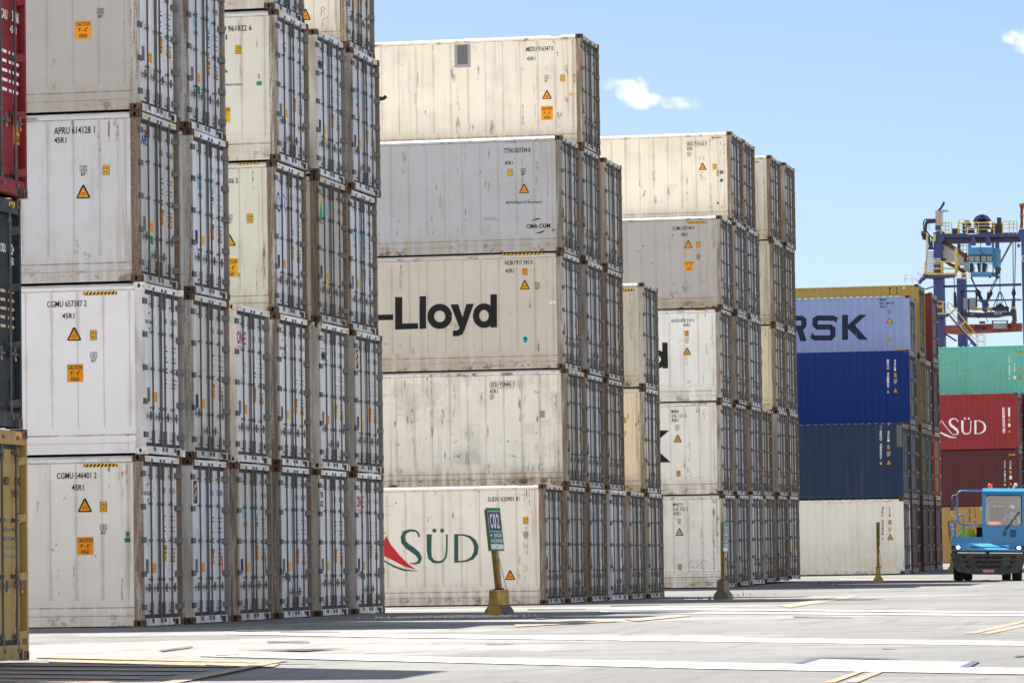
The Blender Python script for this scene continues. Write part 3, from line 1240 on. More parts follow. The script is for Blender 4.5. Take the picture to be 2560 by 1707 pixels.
def worn(name, col, lo, hi, under=(.25, .245, .235)):
    q = NT(name)
    a = q.noise((5, 5, 1), 5, .7, off=3)
    g = q.noise((30, 30, 1), 3, .7, off=13)
    c = q.mix(q.ramp(a, lo, hi), q.mix(q.ramp(g, .3, .7, .0, .25), col, (.45, .44, .42)), under)
    return q.done(c, .7, spec=.3)


M['line_white'] = worn("road_paint_white", (.66, .65, .62), .47, .70)
M['line_faint'] = worn("road_paint_white_faint", (.56, .55, .53), .46, .66)
M['line_yellow'] = worn("road_paint_yellow", (.60, .37, .11), .36, .58)
M['line_peach'] = worn("road_paint_pale_yellow", (.56, .42, .24), .38, .60)
M['slab'] = worn("pale_slab_concrete", (.34, .332, .312), .42, .66)
M['dust'] = worn("pale_concrete_patch", (.40, .388, .362), .40, .62)
M['steel'] = plain("painted_steel_edge", (.10, .095, .15), .6)
M['tar'] = worn("tar_joint", (.05, .049, .05), .50, .66)


def ground_strip(name, polys, k, lift=.004):
    b = MB()
    for pp in polys:
        w = [on_ground(x, y) for x, y in pp]
        # subdivide along the two long edges so the paint follows the ground
        if len(w) == 4:
            n = 24
            for i in range(n):
                t, t2 = i / n, (i + 1) / n
                qd = [w[0].lerp(w[1], t), w[0].lerp(w[1], t2), w[3].lerp(w[2], t2), w[3].lerp(w[2], t)]
                b.poly([(p.x, p.y, gz(p.y) + lift + .006) for p in qd], k)
        else:
            b.poly([(p.x, p.y, gz(p.y) + lift + .006) for p in w], k)
    return put(name, fixn(b.mesh(name)), ground)


def c8(pp, ox=1960, oy=1167, s=2.9033):
    return [(ox + x / s, oy + y / s) for x, y in pp]


ground_strip("white_lane_line", [[(900, 1584.5), (2640, 1604.6), (2640, 1616), (900, 1593)]], 'line_white')
ground_strip("white_lane_line", [[(560, 1580), (900, 1584.5), (900, 1593), (560, 1586)]], 'line_faint')
ground_strip("white_lane_line", [[(860, 1638), (2640, 1672), (2640, 1688), (860, 1650.5)]], 'line_white')
ground_strip("white_lane_line", [[(500, 1631), (860, 1638), (860, 1650.5), (500, 1641)]], 'line_faint')
ground_strip("white_lane_line", [[(1500, 1519), (2640, 1530.5), (2640, 1534), (1500, 1523)]], 'line_white')
ground_strip("white_lane_line", [[(1500, 1527), (2640, 1537), (2640, 1541), (1500, 1532)]], 'line_white')
ground_strip("white_lane_line", [[(80, 1512), (1100, 1507), (1100, 1511), (80, 1517)]], 'line_faint')
ground_strip("white_lane_line", [[(80, 1524), (900, 1521), (900, 1525), (80, 1530)]], 'line_faint')
ground_strip("yellow_line", [c8([(285, 1568), (370, 1568), (590, 1484), (525, 1487)]), c8([(430, 1568), (530, 1568), (722, 1490), (625, 1494)])], 'line_yellow')
ground_strip("yellow_line", [c8([(1295, 1212), (1390, 1212), (1800, 1118), (1800, 1102)]), c8([(1420, 1213), (1500, 1213), (1800, 1149), (1800, 1128)])], 'line_yellow')
ground_strip("yellow_line", [[(90, 1641), (700, 1653), (690, 1659), (90, 1645)], [(120, 1649), (700, 1660), (680, 1669), (120, 1655)]], 'line_yellow')
ground_strip("yellow_line", [[(720, 1652), (690, 1652), (380, 1712), (430, 1712)]], 'line_yellow', .0075)
ground_strip("yellow_line", [[(-40, 1660 + 10 * i), (600 - 78 * i, 1665 + 10 * i), (580 - 78 * i, 1668.5 + 10 * i), (-40, 1664 + 10 * i)] for i in range(5)], 'line_yellow')
ground_strip("yellow_line", [[(1285, 1561), (1500, 1549), (1560, 1553), (1290, 1567)], [(1560, 1548), (1700, 1537), (1730, 1540), (1590, 1553)]], 'line_peach')
ground_strip("yellow_line", [[(1800, 1499), (2060, 1496), (2075, 1500), (1810, 1502)], [(1945, 1514), (2130, 1488), (2150, 1491), (1975, 1519)]], 'line_peach')
ground_strip("yellow_line", [[(2100, 1447), (2390, 1449), (2390, 1452), (2100, 1450)]], 'line_peach')
ground_strip("concrete_slab", [c8([(90, 1434), (265, 1397), (1410, 1416), (1290, 1461)])], 'slab')
ground_strip("steel_edge", [c8([(65, 1432), (128, 1436), (262, 1398), (200, 1393)]), c8([(1272, 1459), (1340, 1462), (1422, 1419), (1368, 1415)])], 'steel', .0085)
ground_strip("tar_joint", [[(395, 1627), (480, 1616), (482, 1618), (405, 1629)], [(575, 1623), (790, 1626), (900, 1619), (760, 1629)], [(665, 1604), (775, 1605), (770, 1607), (670, 1606)], c8([(150, 1392), (420, 1384), (900, 1400), (260, 1397)]), c8([(1650, 1380), (1760, 1370), (1800, 1376), (1700, 1384)])], 'tar', .0095)

_rc = random.Random(21)
_cr = []
for i_ in range(11):
    x_, y_ = _rc.uniform(150, 2500), _rc.uniform(1500, 1700)
    if x_ < 900 and y_ < 1570:
        y_ += 70
    w_ = _rc.uniform(30, 150)
    d_ = _rc.uniform(-3, 3)
    _cr.append([(x_, y_), (x_ + w_, y_ + d_), (x_ + w_, y_ + d_ + .8), (x_, y_ + 1.6)])
ground_strip("crack", _cr, 'tar', .0105)

# ------------------------------------------------------------------ the container stacks
ORD = ["leftmost", "second", "third", "fourth", "fifth", "rightmost"]
TN = ["bottom tier", "second tier", "third tier", "fourth tier", "fifth tier"]


def place(block, col, X, Y, z, tier, spec, seed):
    look = spec.pop('look', "white refrigerated container")
    if block > 1 and spec['dirt'] > .2:
        spec['door'] = tuple(a * b for a, b in zip(spec['door'], (.86, .84, .81)))
        spec['dirt'] = min(1, spec['dirt'] + .1)
    bname = {1: "nearest block", 2: "middle block", 3: "farthest white block"}[block]
    label = "%s, %s, %s stack, %s" % (look, TN[tier - 1], ORD[col], bname)
    jx = RG.uniform(-.065, .065) if tier > 1 else 0
    return reefer((X + jx, Y, z + (tier - 1) * TIER), label, seed=seed, group="refrigerated containers of the %s" % bname, **spec)


WH, CR, GB = (.85, .85, .86), (.76, .74, .68), (.60, .60, .605)
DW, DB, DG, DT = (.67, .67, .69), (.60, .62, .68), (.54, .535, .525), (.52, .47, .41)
B1 = {  # darker side colours of inner stacks include the shade of the narrow gaps
    (0, 1): dict(look="cream container numbered 546401 with rusty corner post", side=(.82, .80, .74), door=DW, dirt=.45, rust=.75, logo='cma', num=NUMS[5]),
    (0, 2): dict(look="clean white container numbered 657387 with white corner posts", side=WH, door=DW, dirt=.1, rust=.02, cast=1, logo='cma', num=NUMS[0]),
    (0, 3): dict(look="pale grey container numbered 614128 with brown rusty post", side=(.62, .635, .66), door=(.50, .505, .50), dirt=.6, rust=.95, logo='apl'),
    (0, 4): dict(look="beige grey container with orange height placard", side=(.44, .425, .405), door=DW, dirt=.45, rust=.45, logo='cma'),
    (1, 1): dict(look="white container with navy and yellow ribbon emblem", door=DB, dirt=.35, rust=.25, logo='ribbon', num=NUMS[2]),
    (1, 2): dict(look="white container with small green wave sticker", door=(.54, .535, .52), dirt=.6, rust=.55, num=NUMS[1]),
    (1, 3): dict(look="white container with two pale blue star emblems", door=DB, dirt=.3, rust=.5, logo='star'),
    (1, 4): dict(look="bluish white container with two star squares", door=DB, dirt=.35, rust=.6, logo='star'),
    (1, 5): dict(look="white refrigerated container", dirt=.4, rust=.5),
    (2, 1): dict(look="white container with star squares and sunlit rusty post", door=DG, dirt=.7, rust=.7, logo='star', num=NUMS[3]),
    (2, 2): dict(look="white container with magenta letters, open to the sky", side=(.78, .70, .60), door=DW, dirt=.15, rust=.18, cast=.95, logo='one', num=NUMS[4]),
    (3, 1): dict(look="bluish container with grimy dark post and yellow placards", side=(.34, .33, .31), door=DB, dirt=.55, rust=.7),
    (3, 2): dict(look="white container with curved arc emblem and rusty post", door=(.70, .71, .72), dirt=.4, rust=.7, logo='cma', num=NUMS[5]),
    (3, 3): dict(look="cream container with blue swirl emblem on its door", side=(.74, .73, .62), door=DB, dirt=.55, rust=.8, logo='swirl'),
    (3, 4): dict(look="cream container numbered 961832 with ribbed lower side", side=(.77, .75, .68), door=DB, dirt=.4, rust=.7, ribs=True, logo='gold'),
    (3, 5): dict(look="cream container cut by the top of the picture", side=CR, door=DB, dirt=.5, rust=.6),
    (4, 1): dict(look="white container with black m over sc letters", side=(.52, .48, .42), door=DW, dirt=.45, rust=.4, logo='msc'),
    (4, 2): dict(look="clean white container with violet letter emblem", side=(.66, .64, .58), door=DW, dirt=.1, rust=.1, cast=.9, logo='hmm', num=NUMS[6]),
    (4, 3): dict(look="beige door container with green peak emblem", side=(.66, .62, .54), door=(.46, .435, .39), dirt=.5, rust=.85, logo='peak'),
    (4, 4): dict(look="white container with cream post, open to the sky", side=(.68, .62, .53), door=DB, dirt=.2, rust=.25, logo='hmm'),
    (5, 1): dict(look="white container with magenta letters and grey post", side=(.50, .48, .45), door=DW, dirt=.3, rust=.3, logo='one'),
    (5, 2): dict(look="dull grey container with ribbon emblem", side=(.48, .45, .41), door=DG, dirt=.45, rust=.3, logo='ribbon'),
    (5, 3): dict(look="bluish white container with star squares and rusty sill", side=(.58, .52, .44), door=DB, dirt=.5, rust=.6, logo='star'),
    (5, 4): dict(look="pale blue white container with star squares", side=(.50, .46, .40), door=DB, dirt=.4, rust=.55, logo='star'),
    (5, 5): dict(look="cream container against the sky", side=(.76, .70, .60), door=DW, dirt=.7, rust=.7),
}
T1 = {}
sd = 1
for (c, t), sp in B1.items():
    Y = 67.53 + 3.0635 * c
    T1[(c, t)] = place(1, c, -19.955, Y, gz(Y + 1.2) + .003, t, sp, sd)
    sd += 1
B2 = {
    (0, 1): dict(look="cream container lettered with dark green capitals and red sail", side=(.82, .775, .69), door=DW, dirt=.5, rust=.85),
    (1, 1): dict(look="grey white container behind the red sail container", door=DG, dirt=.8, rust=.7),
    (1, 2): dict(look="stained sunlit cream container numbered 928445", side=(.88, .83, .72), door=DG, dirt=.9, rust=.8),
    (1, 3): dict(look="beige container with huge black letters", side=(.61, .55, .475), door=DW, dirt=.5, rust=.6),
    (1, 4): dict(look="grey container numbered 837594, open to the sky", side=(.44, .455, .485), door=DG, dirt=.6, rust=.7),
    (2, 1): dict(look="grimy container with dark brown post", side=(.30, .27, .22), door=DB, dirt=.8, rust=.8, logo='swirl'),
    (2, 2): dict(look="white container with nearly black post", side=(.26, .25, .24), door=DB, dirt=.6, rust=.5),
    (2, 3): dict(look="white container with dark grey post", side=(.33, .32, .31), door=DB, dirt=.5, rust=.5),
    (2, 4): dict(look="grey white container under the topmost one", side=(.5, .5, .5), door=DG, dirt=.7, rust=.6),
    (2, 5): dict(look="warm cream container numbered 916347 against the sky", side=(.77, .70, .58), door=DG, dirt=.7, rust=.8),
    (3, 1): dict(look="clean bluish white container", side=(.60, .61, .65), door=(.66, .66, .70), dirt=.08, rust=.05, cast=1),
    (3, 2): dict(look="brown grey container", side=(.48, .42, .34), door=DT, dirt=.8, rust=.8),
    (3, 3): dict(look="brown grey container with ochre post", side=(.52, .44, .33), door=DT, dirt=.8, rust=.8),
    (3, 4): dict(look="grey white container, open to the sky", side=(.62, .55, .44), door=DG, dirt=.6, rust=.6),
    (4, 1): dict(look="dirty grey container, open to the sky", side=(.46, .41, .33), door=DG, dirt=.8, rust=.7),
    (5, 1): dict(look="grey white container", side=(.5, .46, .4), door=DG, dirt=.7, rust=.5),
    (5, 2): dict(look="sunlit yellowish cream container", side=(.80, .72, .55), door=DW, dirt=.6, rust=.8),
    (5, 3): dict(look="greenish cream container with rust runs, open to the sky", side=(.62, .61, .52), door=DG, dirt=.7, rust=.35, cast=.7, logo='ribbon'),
}
T2 = {}
for (c, t), sp in B2.items():
    Y = 98.51 + 2.9914 * c
    T2[(c, t)] = place(2, c, -19.05, Y, gz(Y) + .003, t, sp, sd)
    sd += 1
B3 = {
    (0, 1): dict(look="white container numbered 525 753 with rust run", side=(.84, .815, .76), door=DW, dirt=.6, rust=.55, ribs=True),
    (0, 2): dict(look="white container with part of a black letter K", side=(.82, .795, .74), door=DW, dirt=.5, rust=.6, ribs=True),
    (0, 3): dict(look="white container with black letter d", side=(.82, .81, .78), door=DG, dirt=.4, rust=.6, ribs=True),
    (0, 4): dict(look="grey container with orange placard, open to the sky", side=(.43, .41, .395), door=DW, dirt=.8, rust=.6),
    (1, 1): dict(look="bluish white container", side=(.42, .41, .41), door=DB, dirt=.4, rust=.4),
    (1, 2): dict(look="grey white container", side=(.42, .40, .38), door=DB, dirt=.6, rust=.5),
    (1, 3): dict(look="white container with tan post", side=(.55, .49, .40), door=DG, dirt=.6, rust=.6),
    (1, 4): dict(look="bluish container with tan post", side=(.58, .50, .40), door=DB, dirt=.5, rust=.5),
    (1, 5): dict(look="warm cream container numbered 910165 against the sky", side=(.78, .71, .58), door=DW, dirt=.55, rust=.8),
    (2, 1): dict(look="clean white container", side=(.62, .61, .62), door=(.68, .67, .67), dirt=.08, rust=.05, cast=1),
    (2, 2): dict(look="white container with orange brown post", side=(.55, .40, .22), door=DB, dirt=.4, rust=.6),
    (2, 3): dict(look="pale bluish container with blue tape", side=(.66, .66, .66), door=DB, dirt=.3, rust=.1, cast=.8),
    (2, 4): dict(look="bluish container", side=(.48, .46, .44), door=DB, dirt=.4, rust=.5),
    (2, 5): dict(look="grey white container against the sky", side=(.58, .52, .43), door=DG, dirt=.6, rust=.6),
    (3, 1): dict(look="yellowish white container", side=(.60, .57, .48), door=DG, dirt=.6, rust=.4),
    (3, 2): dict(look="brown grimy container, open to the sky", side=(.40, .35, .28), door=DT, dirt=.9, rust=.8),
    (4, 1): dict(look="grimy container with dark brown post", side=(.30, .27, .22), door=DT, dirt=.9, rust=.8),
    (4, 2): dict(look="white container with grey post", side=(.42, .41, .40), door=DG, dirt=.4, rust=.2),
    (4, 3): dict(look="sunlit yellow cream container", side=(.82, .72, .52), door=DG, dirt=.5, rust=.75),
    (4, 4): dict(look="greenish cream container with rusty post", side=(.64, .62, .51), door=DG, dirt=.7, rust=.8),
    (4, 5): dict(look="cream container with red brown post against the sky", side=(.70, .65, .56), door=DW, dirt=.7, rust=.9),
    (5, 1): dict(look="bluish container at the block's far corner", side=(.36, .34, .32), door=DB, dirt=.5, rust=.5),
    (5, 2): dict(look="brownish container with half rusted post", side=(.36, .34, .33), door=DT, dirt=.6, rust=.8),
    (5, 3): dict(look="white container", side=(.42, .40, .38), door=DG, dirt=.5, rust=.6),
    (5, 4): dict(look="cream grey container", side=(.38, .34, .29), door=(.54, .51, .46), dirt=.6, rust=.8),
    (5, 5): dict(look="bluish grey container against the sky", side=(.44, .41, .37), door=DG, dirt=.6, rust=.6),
}
T3 = {}
for (c, t), sp in B3.items():
    Y = 128.69 + 3.0612 * c
    T3[(c, t)] = place(3, c, -19.20, Y, -.685 + .0115 * 3.06 * c + .003, t, sp, sd)
    sd += 1

# dry containers behind
BL4 = "coloured block behind the white ones"


def place4(col, Y, X, specs, group, where):
    z = gz(Y + 1.2) + .003
    res = []
    for i, (look, c, h, door, dirt) in enumerate(specs):
        n = len(specs)
        lb = "%s, %s, %s" % (look, TN[i], where)
        x = X[i] if isinstance(X, (list, tuple)) else X
        res.append(dry((x, Y, z), lb, c, dirt, h, tuple(.72 * a for a in door) if door else None, seed=100 + col * 5 + i, group=group))
        z += TIER if h == 'h' else 2.6
    return res


G4 = "corrugated containers of the coloured block"
GY, GR2 = (.24, .25, .26), (.20, .19, .17)
k40 = place4(0, 159.5, [-16.90, -16.88], [("off white corrugated container", (.80, .77, .68), 'h', (.30, .31, .31), .45), ("dark navy corrugated container", (.020, .040, .085), 'h', (.20, .20, .17), .3)], G4, "first stack, coloured block")
k41 = place4(1, 162.6, -16.89, [("brown red corrugated container", (.10, .025, .022), 'h', (.22, .22, .25), .4), ("dark teal corrugated container", (.02, .05, .06), 'h', (.22, .23, .23), .4), ("bright blue corrugated container", (.003, .028, .17), 'h', (.26, .27, .30), .1)], G4, "second stack, coloured block")
k42 = place4(2, 165.7, -17.15, [("dark maroon corrugated container", (.09, .022, .022), 'h', (.2, .18, .19), .4), ("maroon corrugated container", (.08, .02, .02), 'h', (.2, .2, .2), .4), ("olive brown corrugated container", (.16, .12, .05), 's', (.2, .17, .13), .4), ("pale blue corrugated container with dark letters", (.28, .36, .55), 's', (.36, .34, .30), .45)], G4, "third stack, coloured block")
k43 = place4(3, 168.7, -17.08, [("black brown corrugated container", (.05, .03, .025), 'h', (.20, .18, .15), .4), ("brown corrugated container", (.11, .08, .04), 'h', (.20, .19, .15), .4), ("tan corrugated container", (.26, .17, .06), 'h', (.22, .19, .14), .4), ("mustard yellow corrugated container", (.36, .235, .055), 'h', (.26, .23, .16), .3)], G4, "fourth stack, coloured block")
k44 = place4(4, 171.8, at(2316.6, 1068, 171.8).x, [("red brown corrugated container", (.13, .04, .03), 'h', (.26, .18, .16), .4), ("dark slate corrugated container", (.03, .035, .05), 'h', (.17, .17, .20), .4), ("mauve grey corrugated container", (.11, .09, .07), 'h', (.42, .36, .37), .3)], G4, "fifth stack, coloured block")
k45 = place4(5, 174.8, at(2336, 1062, 174.8).x, [("very dark maroon corrugated container", (.055, .014, .016), 'h', (.20, .18, .20), .4), ("orange corrugated container", (.46, .075, .015), 'h', (.50, .38, .32), .3), ("maroon container with grey doors", (.06, .015, .018), 'h', (.15, .14, .16), .4), ("red brown corrugated container", (.13, .026, .024), 'h', (.34, .31, .33), .3)], G4, "sixth stack, coloured block")
G5 = "corrugated containers of the distant row"
k50 = place4(0, 216.0, [-18.6, -16.86, -16.86], [("sandy tan corrugated container", (.40, .25, .085), 'h', None, .15), ("dark maroon corrugated container", (.085, .026, .028), 'h', (.30, .28, .32), .1), ("crimson container lettered white", (.26, .030, .032), 'h', (.30, .28, .31), .2)], G5, "front stack, distant row")
k51 = place4(1, 219.05, [-16.5, -16.5, -16.5, -16.25], [("dark red corrugated container", (.1, .02, .02), 'h', None, .3), ("dark red container behind the maroon one", (.1, .02, .02), 'h', None, .3), ("dark red container behind the crimson one", (.1, .02, .02), 'h', None, .3), ("turquoise corrugated container with rust", (.13, .46, .37), 's', None, .55)], G5, "second stack, distant row")

# the stack cut by the left edge, doors toward us
GL = "containers of the stack at the left edge"


def at_x(px, py, X):
    d = ray(px, py)
    return d * (X / d.x)


def left_marks(items, crop):
    def f(k):
        o = f.loc
        for it in items:
            kind, x0, x1, y0, y1, a, c = it
            ox, oy, s = crop
            p0 = at_x(ox + x0 / s, oy + (y0 + y1) / 2 / s, o[0] - .083)
            p1 = at_x(ox + x1 / s, oy + (y0 + y1) / 2 / s, o[0] - .083)
            q0 = at_x(ox + (x0 + x1) / 2 / s, oy + y1 / s, o[0] - .083)
            q1 = at_x(ox + (x0 + x1) / 2 / s, oy + y0 / s, o[0] - .083)
            r = (p0.y - o[1], p1.y - o[1], q0.z - o[2], q1.z - o[2])
            if kind == 't':
                k.text(a, *r, c, .02)
            elif kind == 'c':
                k.caution(*r)
            elif kind == 'd':
                k.disc((r[0] + r[1]) / 2, (r[2] + r[3]) / 2, (r[1] - r[0]) / 2, (r[3] - r[2]) / 2, c)
            elif kind == 'v':
                k.poly([(r[0], r[3]), ((r[0] + r[1]) / 2, r[2]), (r[1], r[3])], c)
            elif kind == 'rows':
                rg = random.Random(a)
                n = 5
                for i in range(n):
                    zz = r[2] + (r[3] - r[2]) * (i + .2) / n
                    hh = (r[3] - r[2]) / n * .32
                    for u0, u1 in ((0, .34), (.42, .58), (.64, 1)):
                        k.rect(r[0] + (r[1] - r[0]) * u0, r[0] + (r[1] - r[0]) * (u1 - .1 * rg.random()), zz, zz + hh, c)
    return f


zl = gz(49.2) + .045
specs = [
    ("mustard yellow container, bottom of the stack at the left edge", (.33, .225, .085), -16.37, .45, left_marks([('t', 25, 66, 150, 208, "MSDU", 'black'), ('t', 98, 143, 155, 210, "71933", 'black'), ('t', 160, 170, 170, 212, "9", 'black'), ('t', 84, 122, 238, 290, "45G1", 'black'), ('rows', 30, 132, 410, 720, 3, 'ink'), ('v', 105, 136, 862, 940, 0, 'red'), ('d', 140, 160, 1248, 1306, 0, 'pale')], (0, 1137, 2.7516))),
    ("nearly black rusty container, second in the stack at the left edge", (.028, .036, .045), -16.43, .8, left_marks([('t', 0, 38, 105, 165, "CRSU", 'white'), ('t', 75, 152, 120, 190, "24352 2", 'white'), ('t', 66, 107, 205, 258, "45G1", 'white'), ('rows', 2, 125, 400, 700, 5, 'tan'), ('d', 121, 146, 1210, 1272, 0, 'tan')], (0, 570, 2.7516))),
    ("deep red container with orange caution placard, third at the left edge", (.20, .016, .02), -16.34, .3, left_marks([('t', 3, 47, 62, 130, "CAIU", 'white'), ('t', 80, 132, 82, 160, "31868", 'white'), ('t', 147, 159, 135, 172, "5", 'white'), ('t', 66, 110, 182, 234, "45G1", 'white'), ('rows', 8, 130, 325, 650, 7, 'pale'), ('c', 92, 142, 790, 995, 0, 0)], (0, 0, 2.7516))),
    ("red brown container above the picture, top of the stack at the left edge", (.13, .03, .03), -16.38, .4, None),
]
for i, (lb, c, X, dirt, mk) in enumerate(specs):
    loc = (X, 47.88, zl + i * TIER)
    if mk:
        mk.loc = loc
    dry(loc, lb, c, dirt, 'h', None, seed=200 + i, group=GL, marks=mk, rust=.2)

# ------------------------------------------------------------------ lettering and stickers on the long sides
R1, R2, R3, R4, R5 = (0, 0, 2.7516), (0, 570, 2.7516), (0, 1137, 2.7516), (500, 0, 2.7516), (500, 570, 2.7516)
S1, S2, S3, S4, S5, S6 = (930, 60, 2.7516), (930, 600, 2.7516), (930, 1137, 2.7516), (1480, 280, 2.7516), (1480, 760, 2.7516), (1480, 1137, 2.7516)
S7, S8 = (1960, 660, 2.9033), (1960, 1167, 2.9033)

s = SideMarks(T1[(0, 4)], R1); s.ic(667, 713, 58, 125); s.caution(515, 623, 145, 268); s.finish()
s = SideMarks(T1[(0, 3)], R1)
s.text("APRU 614128 1", 370, 650, 872, 922); s.text("45R1", 372, 455, 945, 985); s.ic(548, 596, 1140, 1210); s.height(705, 751, 1137, 1203); s.tri(523, 620, 1272, 1365)
s.stroke([(500, 219), (560, 212), (650, 210), (750, 207)], [4, 12, 9, 4], 'stain', "scrape", crop=R2)
for i_, (a_, b_) in enumerate(((512, 90), (520, 120), (512, 160), (570, 175), (600, 185))):
    s.stroke([(a_, b_), (a_ + 16, b_ - 8), (a_ + 22, b_ + 8), (a_ + 6, b_ + 14)], 3, 'plate', "pen_scrawl", crop=R2)
s.finish()
s = SideMarks(T1[(0, 2)], R2)
s.text("CGMU 657387 2", 321, 595, 500, 542); s.text("45R1", 427, 510, 585, 622); s.tri(460, 558, 682, 774); s.height(619, 664, 702, 770); s.ic(620, 666, 853, 922); s.caution(461, 570, 936, 1058); s.hazard(572, 803, 438, 460, n=9); s.finish()
s = SideMarks(T1[(0, 1)], R3)
s.text("CGMU 546401 2", 390, 663, 120, 162); s.text("45R1", 492, 575, 203, 243); s.tri(534, 631, 298, 392); s.height(686, 734, 322, 390); s.ic(687, 734, 477, 545); s.caution(530, 640, 563, 686); s.hazard(573, 807, 60, 82, n=9)
s.rect(864, 890, 525, 563, 'plate'); s.rect(856, 895, 568, 600, 'sig_green'); s.finish()
s = SideMarks(T1[(3, 4)], R4)
s.text("U 961832 6", 150, 355, 176, 216); s.text("1", 176, 184, 240, 275); s.height(243, 284, 313, 373); s.text("railway transport", 168, 293, 572, 594); s.text("2", 396, 412, 512, 540); s.rect(388, 424, 560, 588, 'teal_green'); s.caution(100, 206, 738, 846, k='yellow'); s.tri(110, 192, 462, 502); s.finish()
s = SideMarks(T1[(3, 3)], R4)
s.text("406 5", 180, 260, 1226, 1262); s.ic(183, 223, 1478, 1540); s.height(322, 363, 1472, 1533); s.tri(155, 245, 42, 123, k='yellow', crop=R5); s.caution(150, 260, 208, 336, k='yellow', crop=R5); s.hazard(255, 400, 1118, 1130, n=6)
s.stroke([(365, 270), (400, 262), (380, 300), (420, 292), (440, 245), (425, 240)], 3, 'tan', "pen_scrawl", crop=R5); s.finish()
s = SideMarks(T1[(5, 5)], R4); s.tri(690, 760, 62, 140)
s.stroke([(835, 50), (832, 110), (860, 95), (840, 80), (862, 60), (838, 48)], 3, 'plate', "pen_scrawl"); s.stroke([(838, 185), (845, 135), (880, 118)], 3, 'plate', "pen_scrawl"); s.finish()

s = SideMarks(T2[(2, 5)], S1)
s.text("MEDU 916347 0", 1060, 1246, 156, 188); s.text("45R1", 1064, 1122, 227, 253); s.ic(1183, 1216, 353, 400, k='plate'); s.height(1295, 1327, 349, 395); s.tri(1170, 1235, 457, 517); s.caution(1163, 1243, 566, 660)
s.rect(566, 677, 142, 300, 'grey_patch', "repair_patch"); s.rect(585, 657, 145, 278, 'plate', "repair_patch", .002)
s.stroke([(38, 508), (60, 516), (80, 512), (97, 497)], [26, 26, 25, 24], 'black')
s.stroke([(480, 430), (481, 455), (479, 482)], [4, 9, 3], 'scuff', "scrape"); s.stroke([(535, 400), (535, 500), (537, 590)], [3, 15, 4], 'stain', "scrape"); s.stroke([(583, 420), (585, 540), (588, 645)], [3, 17, 4], 'stain', "scrape")
s.disc(1366, 486, 8, 7, 'orange'); s.hazard(1230, 1300, 78, 84, n=4); s.finish()
s = SideMarks(T2[(1, 4)], S1)
s.text("TTNU 837594 8", 907, 1088, 853, 887); s.text("45R1", 912, 967, 943, 970); s.height(932, 966, 998, 1047); s.ic(1023, 1058, 994, 1042); s.tri(1011, 1079, 1100, 1164)
s.text("MGW=34,000kg for UIC railway transport", 922, 1168, 1217, 1240); s.text("CMA CGM", 1062, 1225, 1375, 1404, bold=.02)
s.stroke([(1095, 1358), (1115, 1346), (1140, 1341), (1162, 1338)], [1, 7, 9, 2], 'black'); s.stroke([(1125, 1437), (1150, 1436), (1175, 1428), (1193, 1413)], [2, 9, 8, 1], 'black')
s.rect(1235, 1262, 1412, 1423, 'blue_line')
s.stroke([(640, 1250), (642, 1330), (640, 1420)], [3, 8, 5], 'scuff', "scrape")
for i_ in range(5):
    s.stroke([(757 + i_ * 20, 1352), (764 + i_ * 20, 1325), (776 + i_ * 20, 1352), (790 + i_ * 20, 1330)], 2, 'plate', "pen_scrawl")
s.stroke([(770, 1400), (782, 1372), (795, 1398), (806, 1375), (818, 1400)], 2, 'plate', "pen_scrawl"); s.stroke([(768, 1410), (765, 1428), (785, 1425), (800, 1405), (800, 1430)], 2, 'plate', "pen_scrawl")
s.finish()
s = SideMarks(T2[(1, 3)], S2)
s.text("HLBU 917 345 0", 914, 1104, 138, 170); s.text("45R1", 918, 975, 198, 226); s.height(1035, 1068, 194, 241, k='orange'); s.tri(1017, 1084, 275, 340); s.ic(1118, 1153, 293, 340, num="81"); s.hazard(885, 1178, 90, 102, n=11)
s.rect(20, 145, 513, 551, 'black', "big_lettering")
s.poly([(158, 392), (207, 391), (207, 574), (316, 571), (316, 610), (158, 616)], 'black', "big_lettering")
s.poly([(326, 387), (371, 386), (371, 610), (326, 612)], 'black', "big_lettering")


def ring(s, cx, cy, rx, ry, w, k, name, a0=0, a1=360, n=32, lift=.0012):
    p = [(cx + (rx - w / 2) * math.cos(rad(a0 + (a1 - a0) * i / n)), cy + (ry - w / 2) * math.sin(rad(a0 + (a1 - a0) * i / n))) for i in range(n + 1)]
    s.stroke(p, w, k, name, lift)


ring(s, 465, 525, 85, 86, 46, 'black', "big_lettering")
s.poly([(539, 443), (592, 441), (632, 560), (602, 606)], 'black', "big_lettering")
s.poly([(648, 440), (700, 438), (638, 612), (620, 650), (590, 661), (556, 661), (556, 622), (580, 622), (596, 612), (602, 604)], 'black', "big_lettering", .0024)
ring(s, 770, 520, 77, 84, 44, 'black', "big_lettering")
s.poly([(814, 374), (859, 372), (859, 600), (814, 602)], 'black', "big_lettering", .0024)
s.disc(1054, 685, 24, 30, 'pale'); s.disc(1054, 685, 20, 26, 'cyan', lift=.002); s.disc(1054, 676, 13, 12, 'sig_green', lift=.004); s.rect(1051, 1057, 680, 706, 'sig_green', lift=.004)
for a_ in ((90, 715), (190, 725), (240, 745)):
    s.stroke([(a_[0] - 15, a_[1] + 8), (a_[0], a_[1]), (a_[0] + 18, a_[1] - 3), (a_[0] + 10, a_[1] + 10)], [2, 8, 9, 3], 'scuff', "scrape")
s.stroke([(525, 718), (548, 745), (592, 766)], 2.5, 'scuff', "scrape"); s.stroke([(702, 715), (714, 730), (705, 755)], 2.5, 'scuff', "scrape"); s.rect(1222, 1240, 418, 440, 'pale'); s.rect(1246, 1262, 418, 440, 'pale'); s.finish()
s = SideMarks(T2[(1, 2)], S2)
